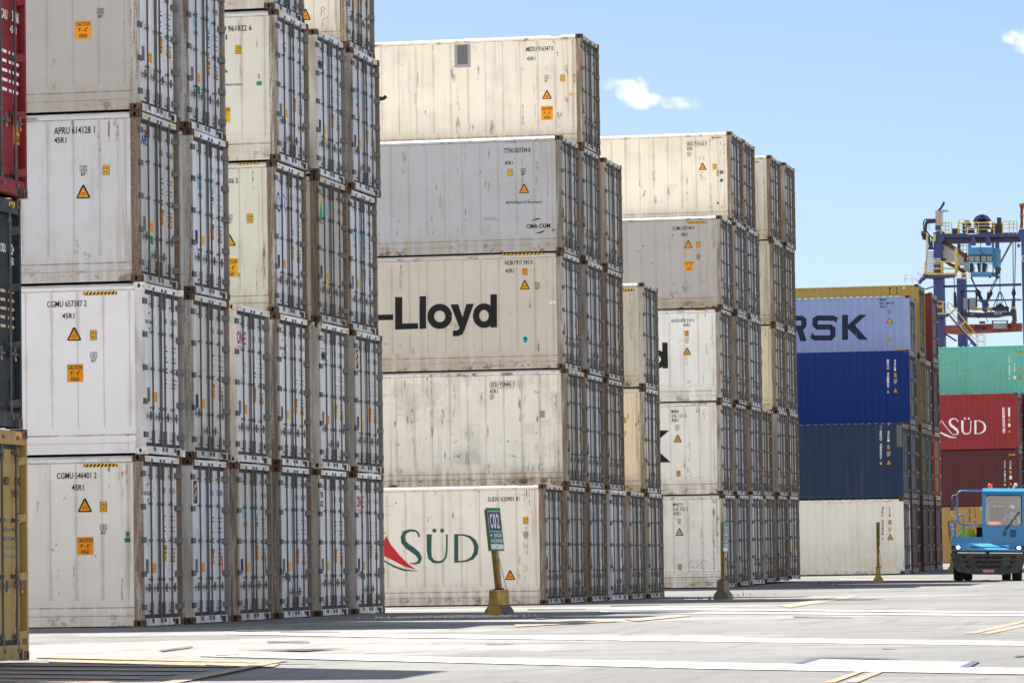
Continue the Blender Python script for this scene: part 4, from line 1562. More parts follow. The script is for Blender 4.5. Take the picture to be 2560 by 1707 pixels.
s.text("GESU 928445 3", 808, 978, 977, 1009); s.rect(806, 980, 970, 972, 'black', "number_marking"); s.rect(806, 980, 1016, 1018, 'black', "number_marking"); s.text("45R1", 808, 864, 1026, 1054); s.ic(808, 840, 1062, 1098, k='plate'); s.height(1153, 1187, 1173, 1220, k='tan')
for q_ in ((1048, 1117, 1258, 1330), (1163, 1215, 1232, 1278), (1140, 1180, 1360, 1484), (1212, 1252, 1390, 1440)):
    s.rect(*q_, 'ghost', "old_sticker_mark")
for a_, b_ in ((560, 1388), (580, 1487), (555, 1340), (920, 1385), (1125, 1045), (170, 1403)):
    s.stroke([(a_ - 22, b_ + 3), (a_ - 5, b_ - 4), (a_ + 14, b_ + 2), (a_ + 24, b_ - 6)], [3, 16, 18, 4], 'rusty', "dent")
s.stroke([(70, 1070), (120, 1068), (180, 1074)], [3, 7, 2], 'rusty', "dent")
s.stroke([(1034, 118), (1044, 70), (1058, 105), (1075, 68), (1072, 110)], 3.5, 'blue_line', "pen_scrawl", crop=S3); s.stroke([(1120, 72), (1098, 78), (1118, 92), (1096, 102)], 3.5, 'blue_line', "pen_scrawl", crop=S3); s.stroke([(1178, 58), (1150, 70), (1142, 92), (1160, 104), (1186, 92)], 3.5, 'blue_line', "pen_scrawl", crop=S3); s.finish()


def sud(s, k, ox=0.0, oy=0.0, sc=1.0, outline=False, kk='red'):
    P = lambda pp: [(ox + x * sc, oy + y * sc) for x, y in pp]
    W_ = lambda w: [q * sc for q in w] if isinstance(w, list) else w * sc
    S_ = [(324, 562), (318, 538), (300, 521), (262, 517), (228, 530), (212, 560), (216, 596), (240, 624), (280, 652), (314, 680), (330, 710), (322, 736), (296, 746), (262, 744)]
    s.stroke(P(S_), W_([14, 12, 13, 16, 24, 30, 34, 36, 36, 34, 28, 20, 12, 6]), k, "big_lettering")
    s.stroke(P([(392, 545), (392, 600), (392, 660), (398, 705), (420, 730), (452, 737), (484, 730), (506, 704), (513, 660), (514, 600), (514, 545)]), W_([34, 33, 31, 27, 21, 16, 14, 13, 12, 12, 12]), k, "big_lettering")
    for dx in (429, 482):
        s.poly(P([(dx + 14 * math.cos(i * math.pi / 7), 519 + 14 * math.sin(i * math.pi / 7)) for i in range(14)]), k, "big_lettering")
    s.stroke(P([(579, 543), (579, 739)]), W_(28), k, "big_lettering")
    s.stroke(P([(590, 548), (630, 549), (672, 562), (702, 590), (717, 630), (712, 675), (690, 707), (650, 727), (592, 734)]), W_([10, 11, 17, 26, 31, 30, 22, 13, 9]), k, "big_lettering")
    if outline:
        s.stroke(P([(40, 690), (78, 560), (97, 548), (160, 640), (230, 720), (300, 788)]), W_([8, 10, 11, 10, 10, 7]), k, "emblem")
        s.stroke(P([(40, 700), (90, 722), (150, 752), (220, 780), (312, 794)]), W_([6, 20, 26, 22, 4]), k, "emblem")
        s.stroke(P([(300, 786), (270, 760), (255, 742)]), W_(7), k, "emblem")
    else:
        s.poly(P([(40, 690), (97, 552), (130, 618), (190, 690), (245, 745), (302, 787), (228, 768), (150, 727), (80, 693)]), kk, "emblem")
        s.stroke(P([(40, 560), (70, 545), (92, 534)]), W_([3, 8, 4]), k, "emblem")
        s.stroke(P([(50, 710), (80, 726), (150, 765), (220, 790), (314, 797)]), W_([5, 9, 12, 13, 3]), k, "emblem")


s = SideMarks(T2[(0, 1)], S3)
s.text("SUDU 620901 8", 796, 1005, 287, 318); s.height(1040, 1074, 426, 475); s.ic(1040, 1076, 527, 572); s.tri(915, 984, 792, 858); sud(s, 'green'); s.hazard(1000, 1110, 203, 209, n=5)
s.stroke([(1145, 928), (1165, 915), (1185, 900)], 3, 'plate', "pen_scrawl"); s.disc(1195, 668, 13, 14, 'pale', crop=S3); s.disc(1195, 668, 10, 11, 'teal_green', lift=.002, crop=S3); s.finish()
s = SideMarks(T2[(5, 3)], S4); s.hazard(214, 290, 1216, 1234, n=4); s.stroke([(258, 1190), (262, 1300), (255, 1420), (268, 1560)], [14, 10, 8, 7], 'rusty', "rust_run"); s.stroke([(245, 1440), (262, 1300), (285, 1560)], [4, 4, 4], 'rusty', "rust_run"); s.finish()
s = SideMarks(T2[(5, 2)], S5); s.height(216, 235, 780, 818); s.ic(215, 238, 872, 905, k='plate'); s.disc(301, 826, 6, 8, 'plate'); s.finish()

s = SideMarks(T3[(1, 5)], S4)
s.text("SEGU 910165 0", 650, 788, 207, 231); s.rect(650, 788, 201, 203, 'plate', "number_marking"); s.rect(650, 788, 236, 238, 'plate', "number_marking"); s.text("45R1", 652, 692, 244, 265); s.ic(652, 680, 275, 310, k='plate'); s.tri(734, 787, 350, 400); s.height(830, 857, 358, 396); s.rect(880, 902, 403, 427, 'plate'); s.disc(891, 471, 11, 11, 'logo_blue'); s.hazard(820, 892, 172, 182, n=5)
s.stroke([(653, 420), (653, 520), (653, 625)], [3, 8, 3], 'rusty', "rust_run"); s.disc(893, 655, 7, 8, 'yellow'); s.disc(866, 627, 8, 9, 'plate')
s.stroke([(738, 335), (742, 300), (755, 330), (768, 300), (770, 338)], 3, 'plate', "pen_scrawl"); s.stroke([(730, 410), (742, 420), (750, 408), (765, 422)], 2.5, 'plate', "pen_scrawl"); s.stroke([(742, 432), (758, 455), (778, 460)], 2.5, 'plate', "pen_scrawl"); s.finish()
s = SideMarks(T3[(0, 4)], S4)
s.text("CGMU 547740 9", 553, 703, 787, 812); s.text("45R1", 612, 657, 832, 855); s.tri(635, 690, 883, 935); s.height(717, 745, 893, 932, k='orange'); s.ic(717, 746, 977, 1015); s.caution(636, 695, 1027, 1090); s.hazard(653, 785, 752, 768, n=8)
s.stroke([(555, 1200), (558, 1172), (585, 1170)], 2.5, 'plate', "pen_scrawl"); s.stroke([(530, 1250), (545, 1235), (552, 1255), (535, 1260), (575, 1240), (600, 1250)], 2.5, 'plate', "pen_scrawl"); s.stroke([(650, 1215), (665, 1195), (685, 1205), (680, 1230), (655, 1235), (650, 1210)], 2.5, 'plate', "pen_scrawl"); s.finish()
s = SideMarks(T3[(0, 3)], S5)
s.text("HLXU 878 214 5", 545, 700, 101, 125, 'navy'); s.text("45R1", 627, 673, 134, 155, 'navy'); s.height(637, 664, 182, 222, k='orange'); s.ic(637, 665, 232, 270, k='plate', num="81"); s.tri(627, 680, 298, 350)
s.rect(484, 521, 264, 442, 'black', "big_lettering", .0024); ring(s, 440, 380, 70, 66, 36, 'black', "big_lettering"); s.rect(640, 690, 526, 546, 'scuff', "scrape"); s.hazard(705, 785, 36, 46, n=5)
s.stroke([(640, 575), (636, 560), (655, 555)], 2.5, 'plate', "pen_scrawl"); s.stroke([(668, 578), (668, 556), (682, 560), (670, 568)], 2.5, 'plate', "pen_scrawl"); s.finish()
s = SideMarks(T3[(0, 2)], S5)
s.text("MNBU", 546, 597, 727, 750); s.text("376 111 5", 546, 648, 756, 780); s.text("45R1", 547, 593, 786, 810); s.ic(572, 600, 830, 870, num="33"); s.tri(562, 617, 897, 950); s.height(581, 608, 1145, 1184, k='orange')
s.poly([(440, 868), (530, 868), (467, 925), (440, 950)], 'black', "big_lettering"); s.poly([(440, 990), (467, 1020), (542, 1088), (440, 1088)], 'black', "big_lettering"); s.rect(360, 400, 868, 1088, 'black', "big_lettering")
s.stroke([(658, 1158), (655, 1125), (678, 1130), (660, 1142), (680, 1160)], 3, 'plate', "pen_scrawl"); s.stroke([(688, 1175), (662, 1185), (686, 1205), (655, 1216)], 3, 'plate', "pen_scrawl")
s.stroke([(800, 955), (805, 935), (828, 925)], 3, 'scuff', "scrape"); s.stroke([(815, 1020), (845, 1025), (858, 1010)], 4, 'scuff', "scrape"); s.stroke([(815, 1128), (830, 1105), (845, 1125)], 4, 'scuff', "scrape"); s.hazard(730, 800, 676, 684, n=4); s.finish()
s = SideMarks(T3[(0, 1)], S6)
s.text("MWCU", 557, 622, 329, 352); s.text("525 753 2", 558, 660, 359, 384); s.text("45R1", 560, 607, 391, 414); s.ic(585, 613, 437, 475, num="70"); s.tri(574, 629, 502, 555, k='tan'); s.height(590, 617, 750, 790, k='tan')
s.stroke([(835, 285), (838, 420), (840, 560), (842, 700), (838, 860)], [16, 12, 15, 13, 4], 'rusty', "rust_run")
s.stroke([(690, 725), (668, 740), (672, 775), (695, 770), (692, 755)], 2.5, 'plate', "pen_scrawl"); s.stroke([(735, 725), (715, 735), (735, 760), (712, 778)], 2.5, 'plate', "pen_scrawl"); s.stroke([(752, 715), (752, 778), (775, 778)], 2.5, 'plate', "pen_scrawl"); s.finish()
s = SideMarks(T3[(4, 3)], S5); s.height(1150, 1170, 312, 348, k='orange'); s.ic(1148, 1175, 383, 420, k='plate', num="81"); s.finish()
s = SideMarks(T3[(4, 5)], S4); s.hazard(1118, 1150, 340, 350, n=3); s.finish()

CD = dict(depth=.003, corr=True)
s = SideMarks(k40[0], S8, **CD)
s.vtext("JZPU 500848 7", 707, 724, 285, 532, 'black'); s.vtext("45G1", 763, 772, 285, 362, 'black'); s.height(757, 780, 385, 417, k='orange'); s.ic(757, 780, 438, 468); s.tri(749, 793, 485, 530); s.hazard(756, 820, 234, 246, n=5); s.rect(705, 718, 242, 278, 'ghost'); s.rect(525, 808, 655, 735, 'ghost', "repaint_patch"); s.finish()
s = SideMarks(k40[1], S7, **CD)
s.vtext("SEGU 588657 2", 694, 711, 1205, 1455, 'white'); s.vtext("45G1", 750, 765, 1207, 1290, 'white'); s.height(748, 768, 1310, 1343, k='orange'); s.ic(745, 773, 1360, 1395, k='white'); s.tri(741, 780, 1415, 1457); s.hazard(742, 806, 1155, 1167, n=5); s.rect(695, 713, 1165, 1203, 'plate'); s.rect(818, 857, 1165, 1325, 'plate', "repair_patch"); s.finish()
s = SideMarks(k41[2], S7, **CD)
s.vtext("BEAU 451189 2", 746, 763, 690, 937, 'white'); s.vtext("45G1", 798, 812, 690, 775, 'white'); s.height(797, 818, 788, 822, k='orange'); s.ic(795, 820, 835, 868, k='white'); s.tri(790, 828, 893, 935); s.hazard(802, 868, 614, 625, n=5); s.finish()
s = SideMarks(k42[3], S7, **CD)
s.text("MRKU", 693, 743, 250, 268, bold=.02); s.text("001 8414", 693, 795, 275, 293, bold=.02); s.text("42G1", 693, 743, 300, 318, bold=.02); s.ic(752, 776, 333, 364, num="78"); s.tri(745, 788, 387, 430, k='yellow'); s.height(757, 778, 533, 565)
L_ = "big_lettering"
NK = 'deep_navy'
s.poly([(421, 369), (465, 368), (465, 550), (421, 550)], NK, L_); s.poly([(465, 440), (545, 367), (600, 367), (500, 458), (465, 476)], NK, L_, .0015); s.poly([(478, 438), (512, 440), (606, 549), (546, 550), (465, 470)], NK, L_, .003)
s.stroke([(376, 425), (374, 398), (360, 392), (240, 392), (226, 400), (224, 440), (236, 457), (340, 457), (354, 466), (354, 520), (342, 536), (222, 536), (206, 528), (206, 500)], [6, 36, 38, 38, 40, 40, 38, 38, 40, 40, 38, 38, 36, 6], NK, L_)
s.stroke([(60, 393), (130, 393), (144, 402), (144, 448), (130, 464), (60, 464)], [36, 38, 40, 40, 38, 36], NK, L_); s.poly([(92, 478), (134, 470), (164, 558), (118, 560)], NK, L_, .002)
s.finish()
s = SideMarks(k43[3], S7, **CD); s.vtext("MSKU", 762, 774, 160, 290, 'black'); s.vtext("45G1", 813, 824, 160, 290, 'black'); s.rect(862, 876, 152, 180, 'ghost'); s.finish()
TQ = (2330, 860, 3.826)
s = SideMarks(k51[3], TQ, **CD); s.vtext("CLHU 291084 0", 733, 748, 105, 337, 'white'); s.vtext("42G1", 784, 796, 180, 258, 'white'); s.rect(782, 803, 305, 333, 'white'); s.height(830, 850, 228, 258); s.tri(820, 860, 295, 337); s.hazard(805, 885, 68, 82, n=6)
rg_ = random.Random(4)
for i_ in range(34):
    x_ = 80 + i_ * 9.5
    s.stroke([(x_, 204 - i_ * .8 + rg_.uniform(-6, 6)), (x_ + 8, 200 - i_ * .8 + rg_.uniform(-6, 6))], rg_.uniform(2, 11), 'rusty', "rust_run")
for i_ in range(40):
    x_, y_ = rg_.uniform(75, 330), rg_.uniform(360, 500)
    s.stroke([(x_, y_), (x_ + 1, y_ + rg_.uniform(6, 26))], rg_.uniform(2, 6), 'rusty', "rust_run")
for x_ in (317, 516, 660, 715):
    s.stroke([(x_, 170), (x_ + 1, 300), (x_, 470)], [2, 8, 2], 'rusty', "rust_run")
s.finish()
s = SideMarks(k50[2], TQ, **CD); s.rect(675, 696, 605, 850, 'white', "number_marking"); s.vtext("SUDU 809251 4", 678, 693, 608, 848, 'red'); s.rect(728, 747, 605, 692, 'white', "number_marking"); s.height(728, 750, 705, 740, k='orange'); s.rect(728, 750, 757, 790, 'white'); s.tri(724, 758, 812, 847)
SC5 = (518 - 158) / (733 - 195)
s.finish()
s2 = SideMarks(k50[2], (2330 + (158 - 195 * SC5) / 3.826, 860 + (705 - 508 * SC5) / 3.826, 3.826 / SC5), **CD); sud(s2, 'white', outline=True); s2.finish()
s = SideMarks(k50[1], TQ, **CD); s.hazard(732, 797, 1050, 1063, n=5); s.vtext("CAXU 921742 1", 690, 704, 1112, 1352, 'white'); s.vtext("45G1", 743, 757, 1112, 1194, 'white'); s.height(740, 763, 1208, 1240, k='orange'); s.rect(740, 765, 1257, 1290, 'white'); s.tri(735, 770, 1312, 1350); s.finish()
s = SideMarks(k50[0], (2360, 1200, 10.455), **CD); s.vtext("BSIU 961187 5", 650, 690, 740, 1190, 'black'); s.vtext("45G1", 805, 833, 740, 970, 'black'); s.rect(800, 850, 1060, 1120, 'ink'); s.height(950, 1000, 1060, 1140, k='orange'); s.tri(785, 870, 1230, 1312); s.rect(960, 985, 690, 770, 'ghost'); s.finish()


def weather(t, seed, n_rust=16, n_stain=14, n_scuff=10, dep=.0115):
    """rust runs, stains and scuffs on one long side"""
    rg = random.Random(seed)
    b = MB()
    k = Deck(b, lambda u, v, l: (u, dep - l, v))
    for i in range(n_rust):
        x = -rg.choice([.2, .35, .6]) - rg.random() * .2 if rg.random() < .35 else -rg.uniform(.2, 7.5)
        z = rg.choice([2.76, 2.76, rg.uniform(.6, 2.6), .34])
        ln = min(rg.uniform(.08, .75), z - .12)
        w = rg.uniform(.012, .05)
        k.stroke([(x, z), (x + rg.uniform(-.008, .008), z - ln * .4), (x, z - ln)], [w * .7, w, w * .15], 'rusty')
    for i in range(n_stain):
        x, z = -rg.uniform(.2, 8), rg.uniform(.5, 2.7)
        ln, w = rg.uniform(.2, 1.1), rg.uniform(.04, .20)
        ln = min(ln, z - .35)
        k.stroke([(x, z), (x, z - ln * .5), (x + rg.uniform(-.03, .03), z - ln)], [w * .5, w, w * .4], 'stain', .0006)
    for i in range(n_scuff):
        x, z = -rg.uniform(.2, 7), rg.uniform(.35, 2.6)
        dx, dz = rg.uniform(-.25, .25), rg.uniform(-.12, .12)
        w = rg.uniform(.015, .06)
        k.stroke([(x, z), (x + dx * .5, z + dz * .7), (x + dx, z + dz)], [w * .3, w, w * .2], 'scuff', .0012)
    if b.f:
        put("weathering", b.mesh("weathering"), t)


for i_, (t_, a_) in enumerate(((T1[(0, 1)], (16, 6, 6)), (T1[(0, 2)], (2, 0, 3)), (T1[(0, 3)], (26, 8, 8)), (T1[(0, 4)], (6, 8, 5)), (T1[(3, 3)], (14, 5, 5)), (T1[(3, 4)], (10, 4, 6)), (T2[(0, 1)], (18, 8, 6)), (T2[(1, 2)], (26, 34, 30)), (T2[(1, 3)], (12, 8, 8)), (T2[(1, 4)], (10, 14, 12)), (T2[(2, 5)], (22, 16, 10)), (T2[(5, 2)], (12, 6, 4)), (T3[(0, 1)], (18, 10, 14)), (T3[(0, 2)], (12, 5, 8)), (T3[(0, 3)], (8, 5, 8)), (T3[(0, 4)], (8, 14, 14)), (T3[(1, 5)], (16, 12, 8)), (T3[(4, 3)], (14, 6, 4)), (T3[(4, 4)], (16, 8, 4)), (T3[(4, 5)], (14, 8, 4)))):
    weather(t_, 300 + i_, *a_)

# ------------------------------------------------------------------ sign posts on concrete feet
M['conc_yellow'] = NT("yellow_painted_concrete").m
q = NT("yellow_painted_concrete")
a_ = q.noise((1, 1, 1), 6, .68, sc=7, off=3)
b_ = q.noise((1, 1, 1), 4, .6, sc=28, off=9)
c_ = q.mix(q.ramp(a_, .40, .62), (.42, .28, .05), (.25, .18, .07))
c_ = q.mix(q.ramp(b_, .58, .7, 0, .6), c_, (.09, .08, .065))
M['conc_yellow'] = q.done(c_, .85, 0, b_, .4, .01)
q = NT("olive_concrete")
a_ = q.noise((1, 1, 1), 6, .68, sc=7, off=3)
c_ = q.mix(q.ramp(a_, .35, .65), (.15, .135, .085), (.10, .09, .065))
M['conc_olive'] = q.done(c_, .85, 0, a_, .4, .01)
M['conc_grey'] = plain("dark_weathered_concrete", (.10, .098, .095), .85, var=.5, sc=8)
M['post_ochre'] = plain("ochre_painted_post", (.26, .15, .022), .6, var=.4, sc=10)
M['sign_green'] = plain("sign_face_green", (.012, .15, .065), .4, var=.25, sc=6)
M['sign_navy'] = plain("sign_face_navy", (.016, .02, .085), .4, var=.2, sc=6)
M['sign_white'] = plain("sign_face_white", (.60, .60, .66), .45, var=.15, sc=6)
M['wire'] = plain("tie_wire", (.08, .075, .07), .5, .5)


def sign(loc, turn, lean, label, base_m, board_turn=0.0, k=1.0):
    t = thing("lane_sign", label, "sign", loc, "lane signs on concrete feet")
    t.rotation_euler = (0, 0, turn)
    b = MB()
    w1, w2, L = .195 * k, .095 * k, .20
    prof = [(-w1, -.02), (w1, -.02), (w1, .11), (w2 + .012, .215), (w2 - .008, .50), (-w2 + .008, .50), (-w2 - .012, .215), (-w1, .11)]
    n = len(prof)
    fr = [Vector((x, -L, z)) for x, z in prof]
    bk = [Vector((x, L, z)) for x, z in prof]
    b.poly(fr, base_m); b.poly(list(reversed(bk)), base_m)
    for i in range(n):
        j = (i + 1) % n
        side = 'conc_grey' if i in (1, 2) and base_m == 'conc_yellow' else base_m
        b.poly([fr[i], bk[i], bk[j], fr[j]], side)
    f = put("concrete_foot", fixn(b.mesh("concrete_foot")), t)
    bv = f.modifiers.new("soft", 'BEVEL'); bv.width = .012; bv.segments = 2; bv.limit_method = 'ANGLE'
    rm = Matrix.Rotation(lean, 4, 'Y')
    br = Matrix.Rotation(board_turn, 4, 'Z')
    X = lambda p: rm @ (Vector(p) - Vector((0, 0, .45))) + Vector((0, 0, .45))
    XB = lambda p: X(br @ Vector(p))
    b = MB()
    b.box(-.045, .045, -.05, .05, .40, 2.02, 'post_ochre', X)
    b.box(-.075, .075, -.08, .08, .495, .52, 'dark', X)
    put("sign_post", b.mesh("sign_post"), t)
    b = MB()
    b.tube([X((.05, .04, 1.1)), X((.09, .06, .8)), Vector((.12, .08, .5)), Vector((.1, .1, .44))], .006, 'wire', 5)
    b.tube([X((-.05, -.02, .9)), X((.06, -.06, .6)), Vector((.09, -.04, .49))], .006, 'wire', 5)
    put("tie_wire", b.mesh("tie_wire"), t)
    # board: local plane facing +x, from y -.26 to .26
    b = MB()
    y0, y1, z0, z1 = -.25, .25, 1.22, 2.03
    b.box(.05, .066, y0, y1, z0, z1, 'sign_green', XB)
    b.box(.02, .05, y0 - .012, y0 + .03, z0, z1 - .03, 'post_ochre', XB)
    bd = put("sign_board", b.mesh("sign_board"), t)
    b = MB()
    kd = Deck(b, lambda u, v, l: XB((.068 + l, u, v)))
    kd.rect(y0 + .02, y1 - .015, 1.585, 1.965, 'sign_white'); kd.rect(y0 + .028, y1 - .022, 1.597, 1.955, 'sign_navy', .002)
    kd.rect(y0 + .03, y1 - .02, 1.255, 1.345, 'sign_white', .001)
    put("sign_panel", b.mesh("sign_panel"), bd)
    b = MB()
    kd = Deck(b, lambda u, v, l: XB((.071 + l, u, v)))
    for ch, ua in (("C", .07), ("0", .19), ("2", .31)):
        kd.text(ch, y0 + ua, y0 + ua + .095, 1.64, 1.92, 'sign_white', .03)
    kd.text("SAÍDA", y0 + .16, y1 - .06, 1.475, 1.57, 'sign_white', .02)
    kd.text("SCANNER", y0 + .12, y1 - .03, 1.375, 1.445, 'sign_white', .02)
    for z in (1.51, 1.41):
        kd.poly([(y0 + .04, z - .012), (y0 + .07, z - .012), (y0 + .07, z - .032), (y0 + .105, z), (y0 + .07, z + .032), (y0 + .07, z + .012), (y0 + .04, z + .012)], 'sign_white')
    kd.text("Sep", y0 + .2, y0 + .29, 1.285, 1.325, 'ink')
    put("sign_lettering", b.mesh("sign_lettering"), bd)
    return t


def gp(px, py):
    w = on_ground(px, py)
    return (w.x, w.y, gz(w.y))


g1 = gp(1240, 1541)
sign((g1[0], g1[1] + .3, g1[2]), rad(-21), rad(-6.0), "leaning green and navy lane sign on mustard concrete foot in front of red sail container", 'conc_yellow', rad(2))
g2 = gp(1804, 1497)
sign((g2[0], g2[1] + .3, gz(g2[1])), rad(-11), rad(1.2), "green and white lane sign on olive concrete foot at the farthest white block's corner", 'conc_olive', rad(5))
g3 = gp(2196, 1455.5)
sign((g3[0], g3[1], g3[2]), rad(8), rad(0.5), "lane sign seen edge on, with bright yellow post, before the off white corrugated container", 'conc_yellow', rad(-2), .8)
g4 = at(2385, 1420, 168)
sign((g4.x, 168, gz(168)), rad(-12), rad(-4), "lane sign half hidden behind the blue terminal tractor's mirror", 'conc_yellow', rad(-12))

# crushed stone scattered round the first foot
M['gravel'] = plain("white_crushed_stone", (.52, .51, .48), .85, var=.35, sc=20)


def gravel():
    rg = random.Random(5)
    b = MB()
    for i in range(1500):
        x = g1[0] + rg.gauss(-.75, .5)
        y = g1[1] + rg.gauss(-.6, .4)
        r = rg.uniform(.012, .034)
        ax = [rg.uniform(.7, 1.3) for _ in range(6)]
        c = Vector((x, y, gz(y) + r * .35))
        P = [c + Vector((r * ax[0], 0, 0)), c + Vector((0, r * ax[1], 0)), c - Vector((r * ax[2], 0, 0)), c - Vector((0, r * ax[3], 0)), c + Vector((0, 0, r * ax[4])), c - Vector((0, 0, r * .5))]
        for f in ((0, 1, 4), (1, 2, 4), (2, 3, 4), (3, 0, 4), (1, 0, 5), (2, 1, 5), (3, 2, 5), (0, 3, 5)):
            b.poly([P[j] for j in f], 'gravel')
    o = put("gravel", b.mesh("gravel"))
    o['kind'] = 'stuff'
    o['label'] = "white crushed stone scattered on the ground round the leaning sign's foot"
    o['category'] = "gravel"


gravel()
M['weed'] = plain("weed_leaf", (.045, .075, .02), .7, var=.4, sc=15)


def weeds():
    rg = random.Random(8)
    b = MB()
    for cx, cy in ((2088, 1458.5), (2060, 1463), (1760, 1497.5), (1855, 1488)):
        w = on_ground(cx, cy)
        for i in range(22):
            x, y = w.x + rg.gauss(0, .35), w.y + rg.gauss(0, .5)
            h = rg.uniform(.04, .14)
            a = rg.uniform(0, 6.3)
            d = Vector((math.cos(a), math.sin(a), 0)) * .012
            p = Vector((x, y, gz(y)))
            tip = p + Vector((rg.gauss(0, .04), rg.gauss(0, .04), h))
            b.poly([p - d, p + d, tip + d * .2], 'weed')
    o = put("grass", b.mesh("grass"))
    o['kind'] = 'stuff'
    o['label'] = "small tufts of grass growing in the yard's joints"
    o['category'] = "grass"


weeds()

# ------------------------------------------------------------------ blue terminal tractor with its driver


def paint(name, col, rough=.35, spec=.5, dirt=.25):
    q = NT(name)
    n1 = q.noise((1, 1, 1), 6, .65, sc=3.5, off=4)
    n2 = q.noise((6, 6, .6), 4, .6, off=14)
    c = q.mix(q.ramp(n1, .45, .72, 0, dirt), col, (.16, .15, .135))
    c = q.mix(q.ramp(n2, .55, .75, 0, dirt * .7), c, (.10, .095, .09))
    return q.done(c, rough, spec=spec)


M['tr_blue'] = paint("tractor_blue_paint", (.011, .19, .43), .35)
M['tr_lit'] = paint("tractor_lit_blue_paint", (.07, .34, .62), .3)  # cab blue lightened: light on the hood and roof painted in
M['bumper'] = paint("bumper_black_steel", (.022, .023, .025), .55, .4)
M['tyre'] = plain("tyre_rubber", (.016, .016, .017), .85, var=.4, sc=8)
M['rail_blue'] = plain("rail_blue_paint", (.05, .20, .45), .35)
M['chrome'] = plain("mirror_housing", (.03, .03, .032), .4)
M['lime_p'] = plain("lime_paint", (.42, .58, .03), .5)
M['beacon'] = plain("beacon_orange_lens", (.85, .10, .012), .25)
M['horn'] = plain("cream_horn", (.66, .56, .45), .45)
M['trim'] = plain("window_rubber", (.012, .012, .012), .6)
M['silver'] = plain("silver_trim", (.55, .56, .57), .3, .6)
M['cab_in'] = plain("cab_lining", (.23, .22, .235), .8)
M['seat'] = plain("seat_fabric", (.10, .095, .125), .9)
M['skin'] = plain("skin", (.16, .075, .045), .55, var=.06)
M['helmet'] = plain("helmet_shell", (.66, .72, .68), .3, var=.05)
M['shirt'] = plain("light_blue_shirt", (.25, .33, .46), .85, var=.15, sc=12)
M['vest'] = plain("reflective_strip", (.45, .62, .40), .6)
M['eye_w'] = plain("eye_white", (.6, .6, .58), .4, var=0)
M['plate_red'] = plain("licence_plate_red", (.36, .035, .045), .5, var=.1)


def glass_mat():
    q = NT("window_glass")
    t = q.t
    tr = q.n("BsdfTransparent"); tr.inputs[0].default_value = (.80, .84, .84, 1)
    gl = q.n("BsdfGlossy"); gl.inputs['Roughness'].default_value = .03
    fr = q.n("Fresnel"); fr.inputs[0].default_value = 1.5
    mx = q.n("MixShader")
    t.links.new(q.math('ADD', fr.outputs[0], .05), mx.inputs[0])
    t.links.new(tr.outputs[0], mx.inputs[1]); t.links.new(gl.outputs[0], mx.inputs[2])
    t.links.new(mx.outputs[0], t.nodes["Material Output"].inputs[0])
    return q.m


M['glass'] = glass_mat()


def emit(name, col, st):
    q = NT(name)
    q.b.inputs['Base Color'].default_value = (*col, 1)
    q.b.inputs['Emission Color'].default_value = (*col, 1)
    q.b.inputs['Emission Strength'].default_value = st
    return q.m


M['led'] = emit("sign_led_red", (1.0, .06, .05), 1.2)
M['headlamp'] = emit("headlamp_lit", (1.0, .98, .95), 2.2)
M['led_board'] = plain("led_board", (.40, .39, .40), .5)


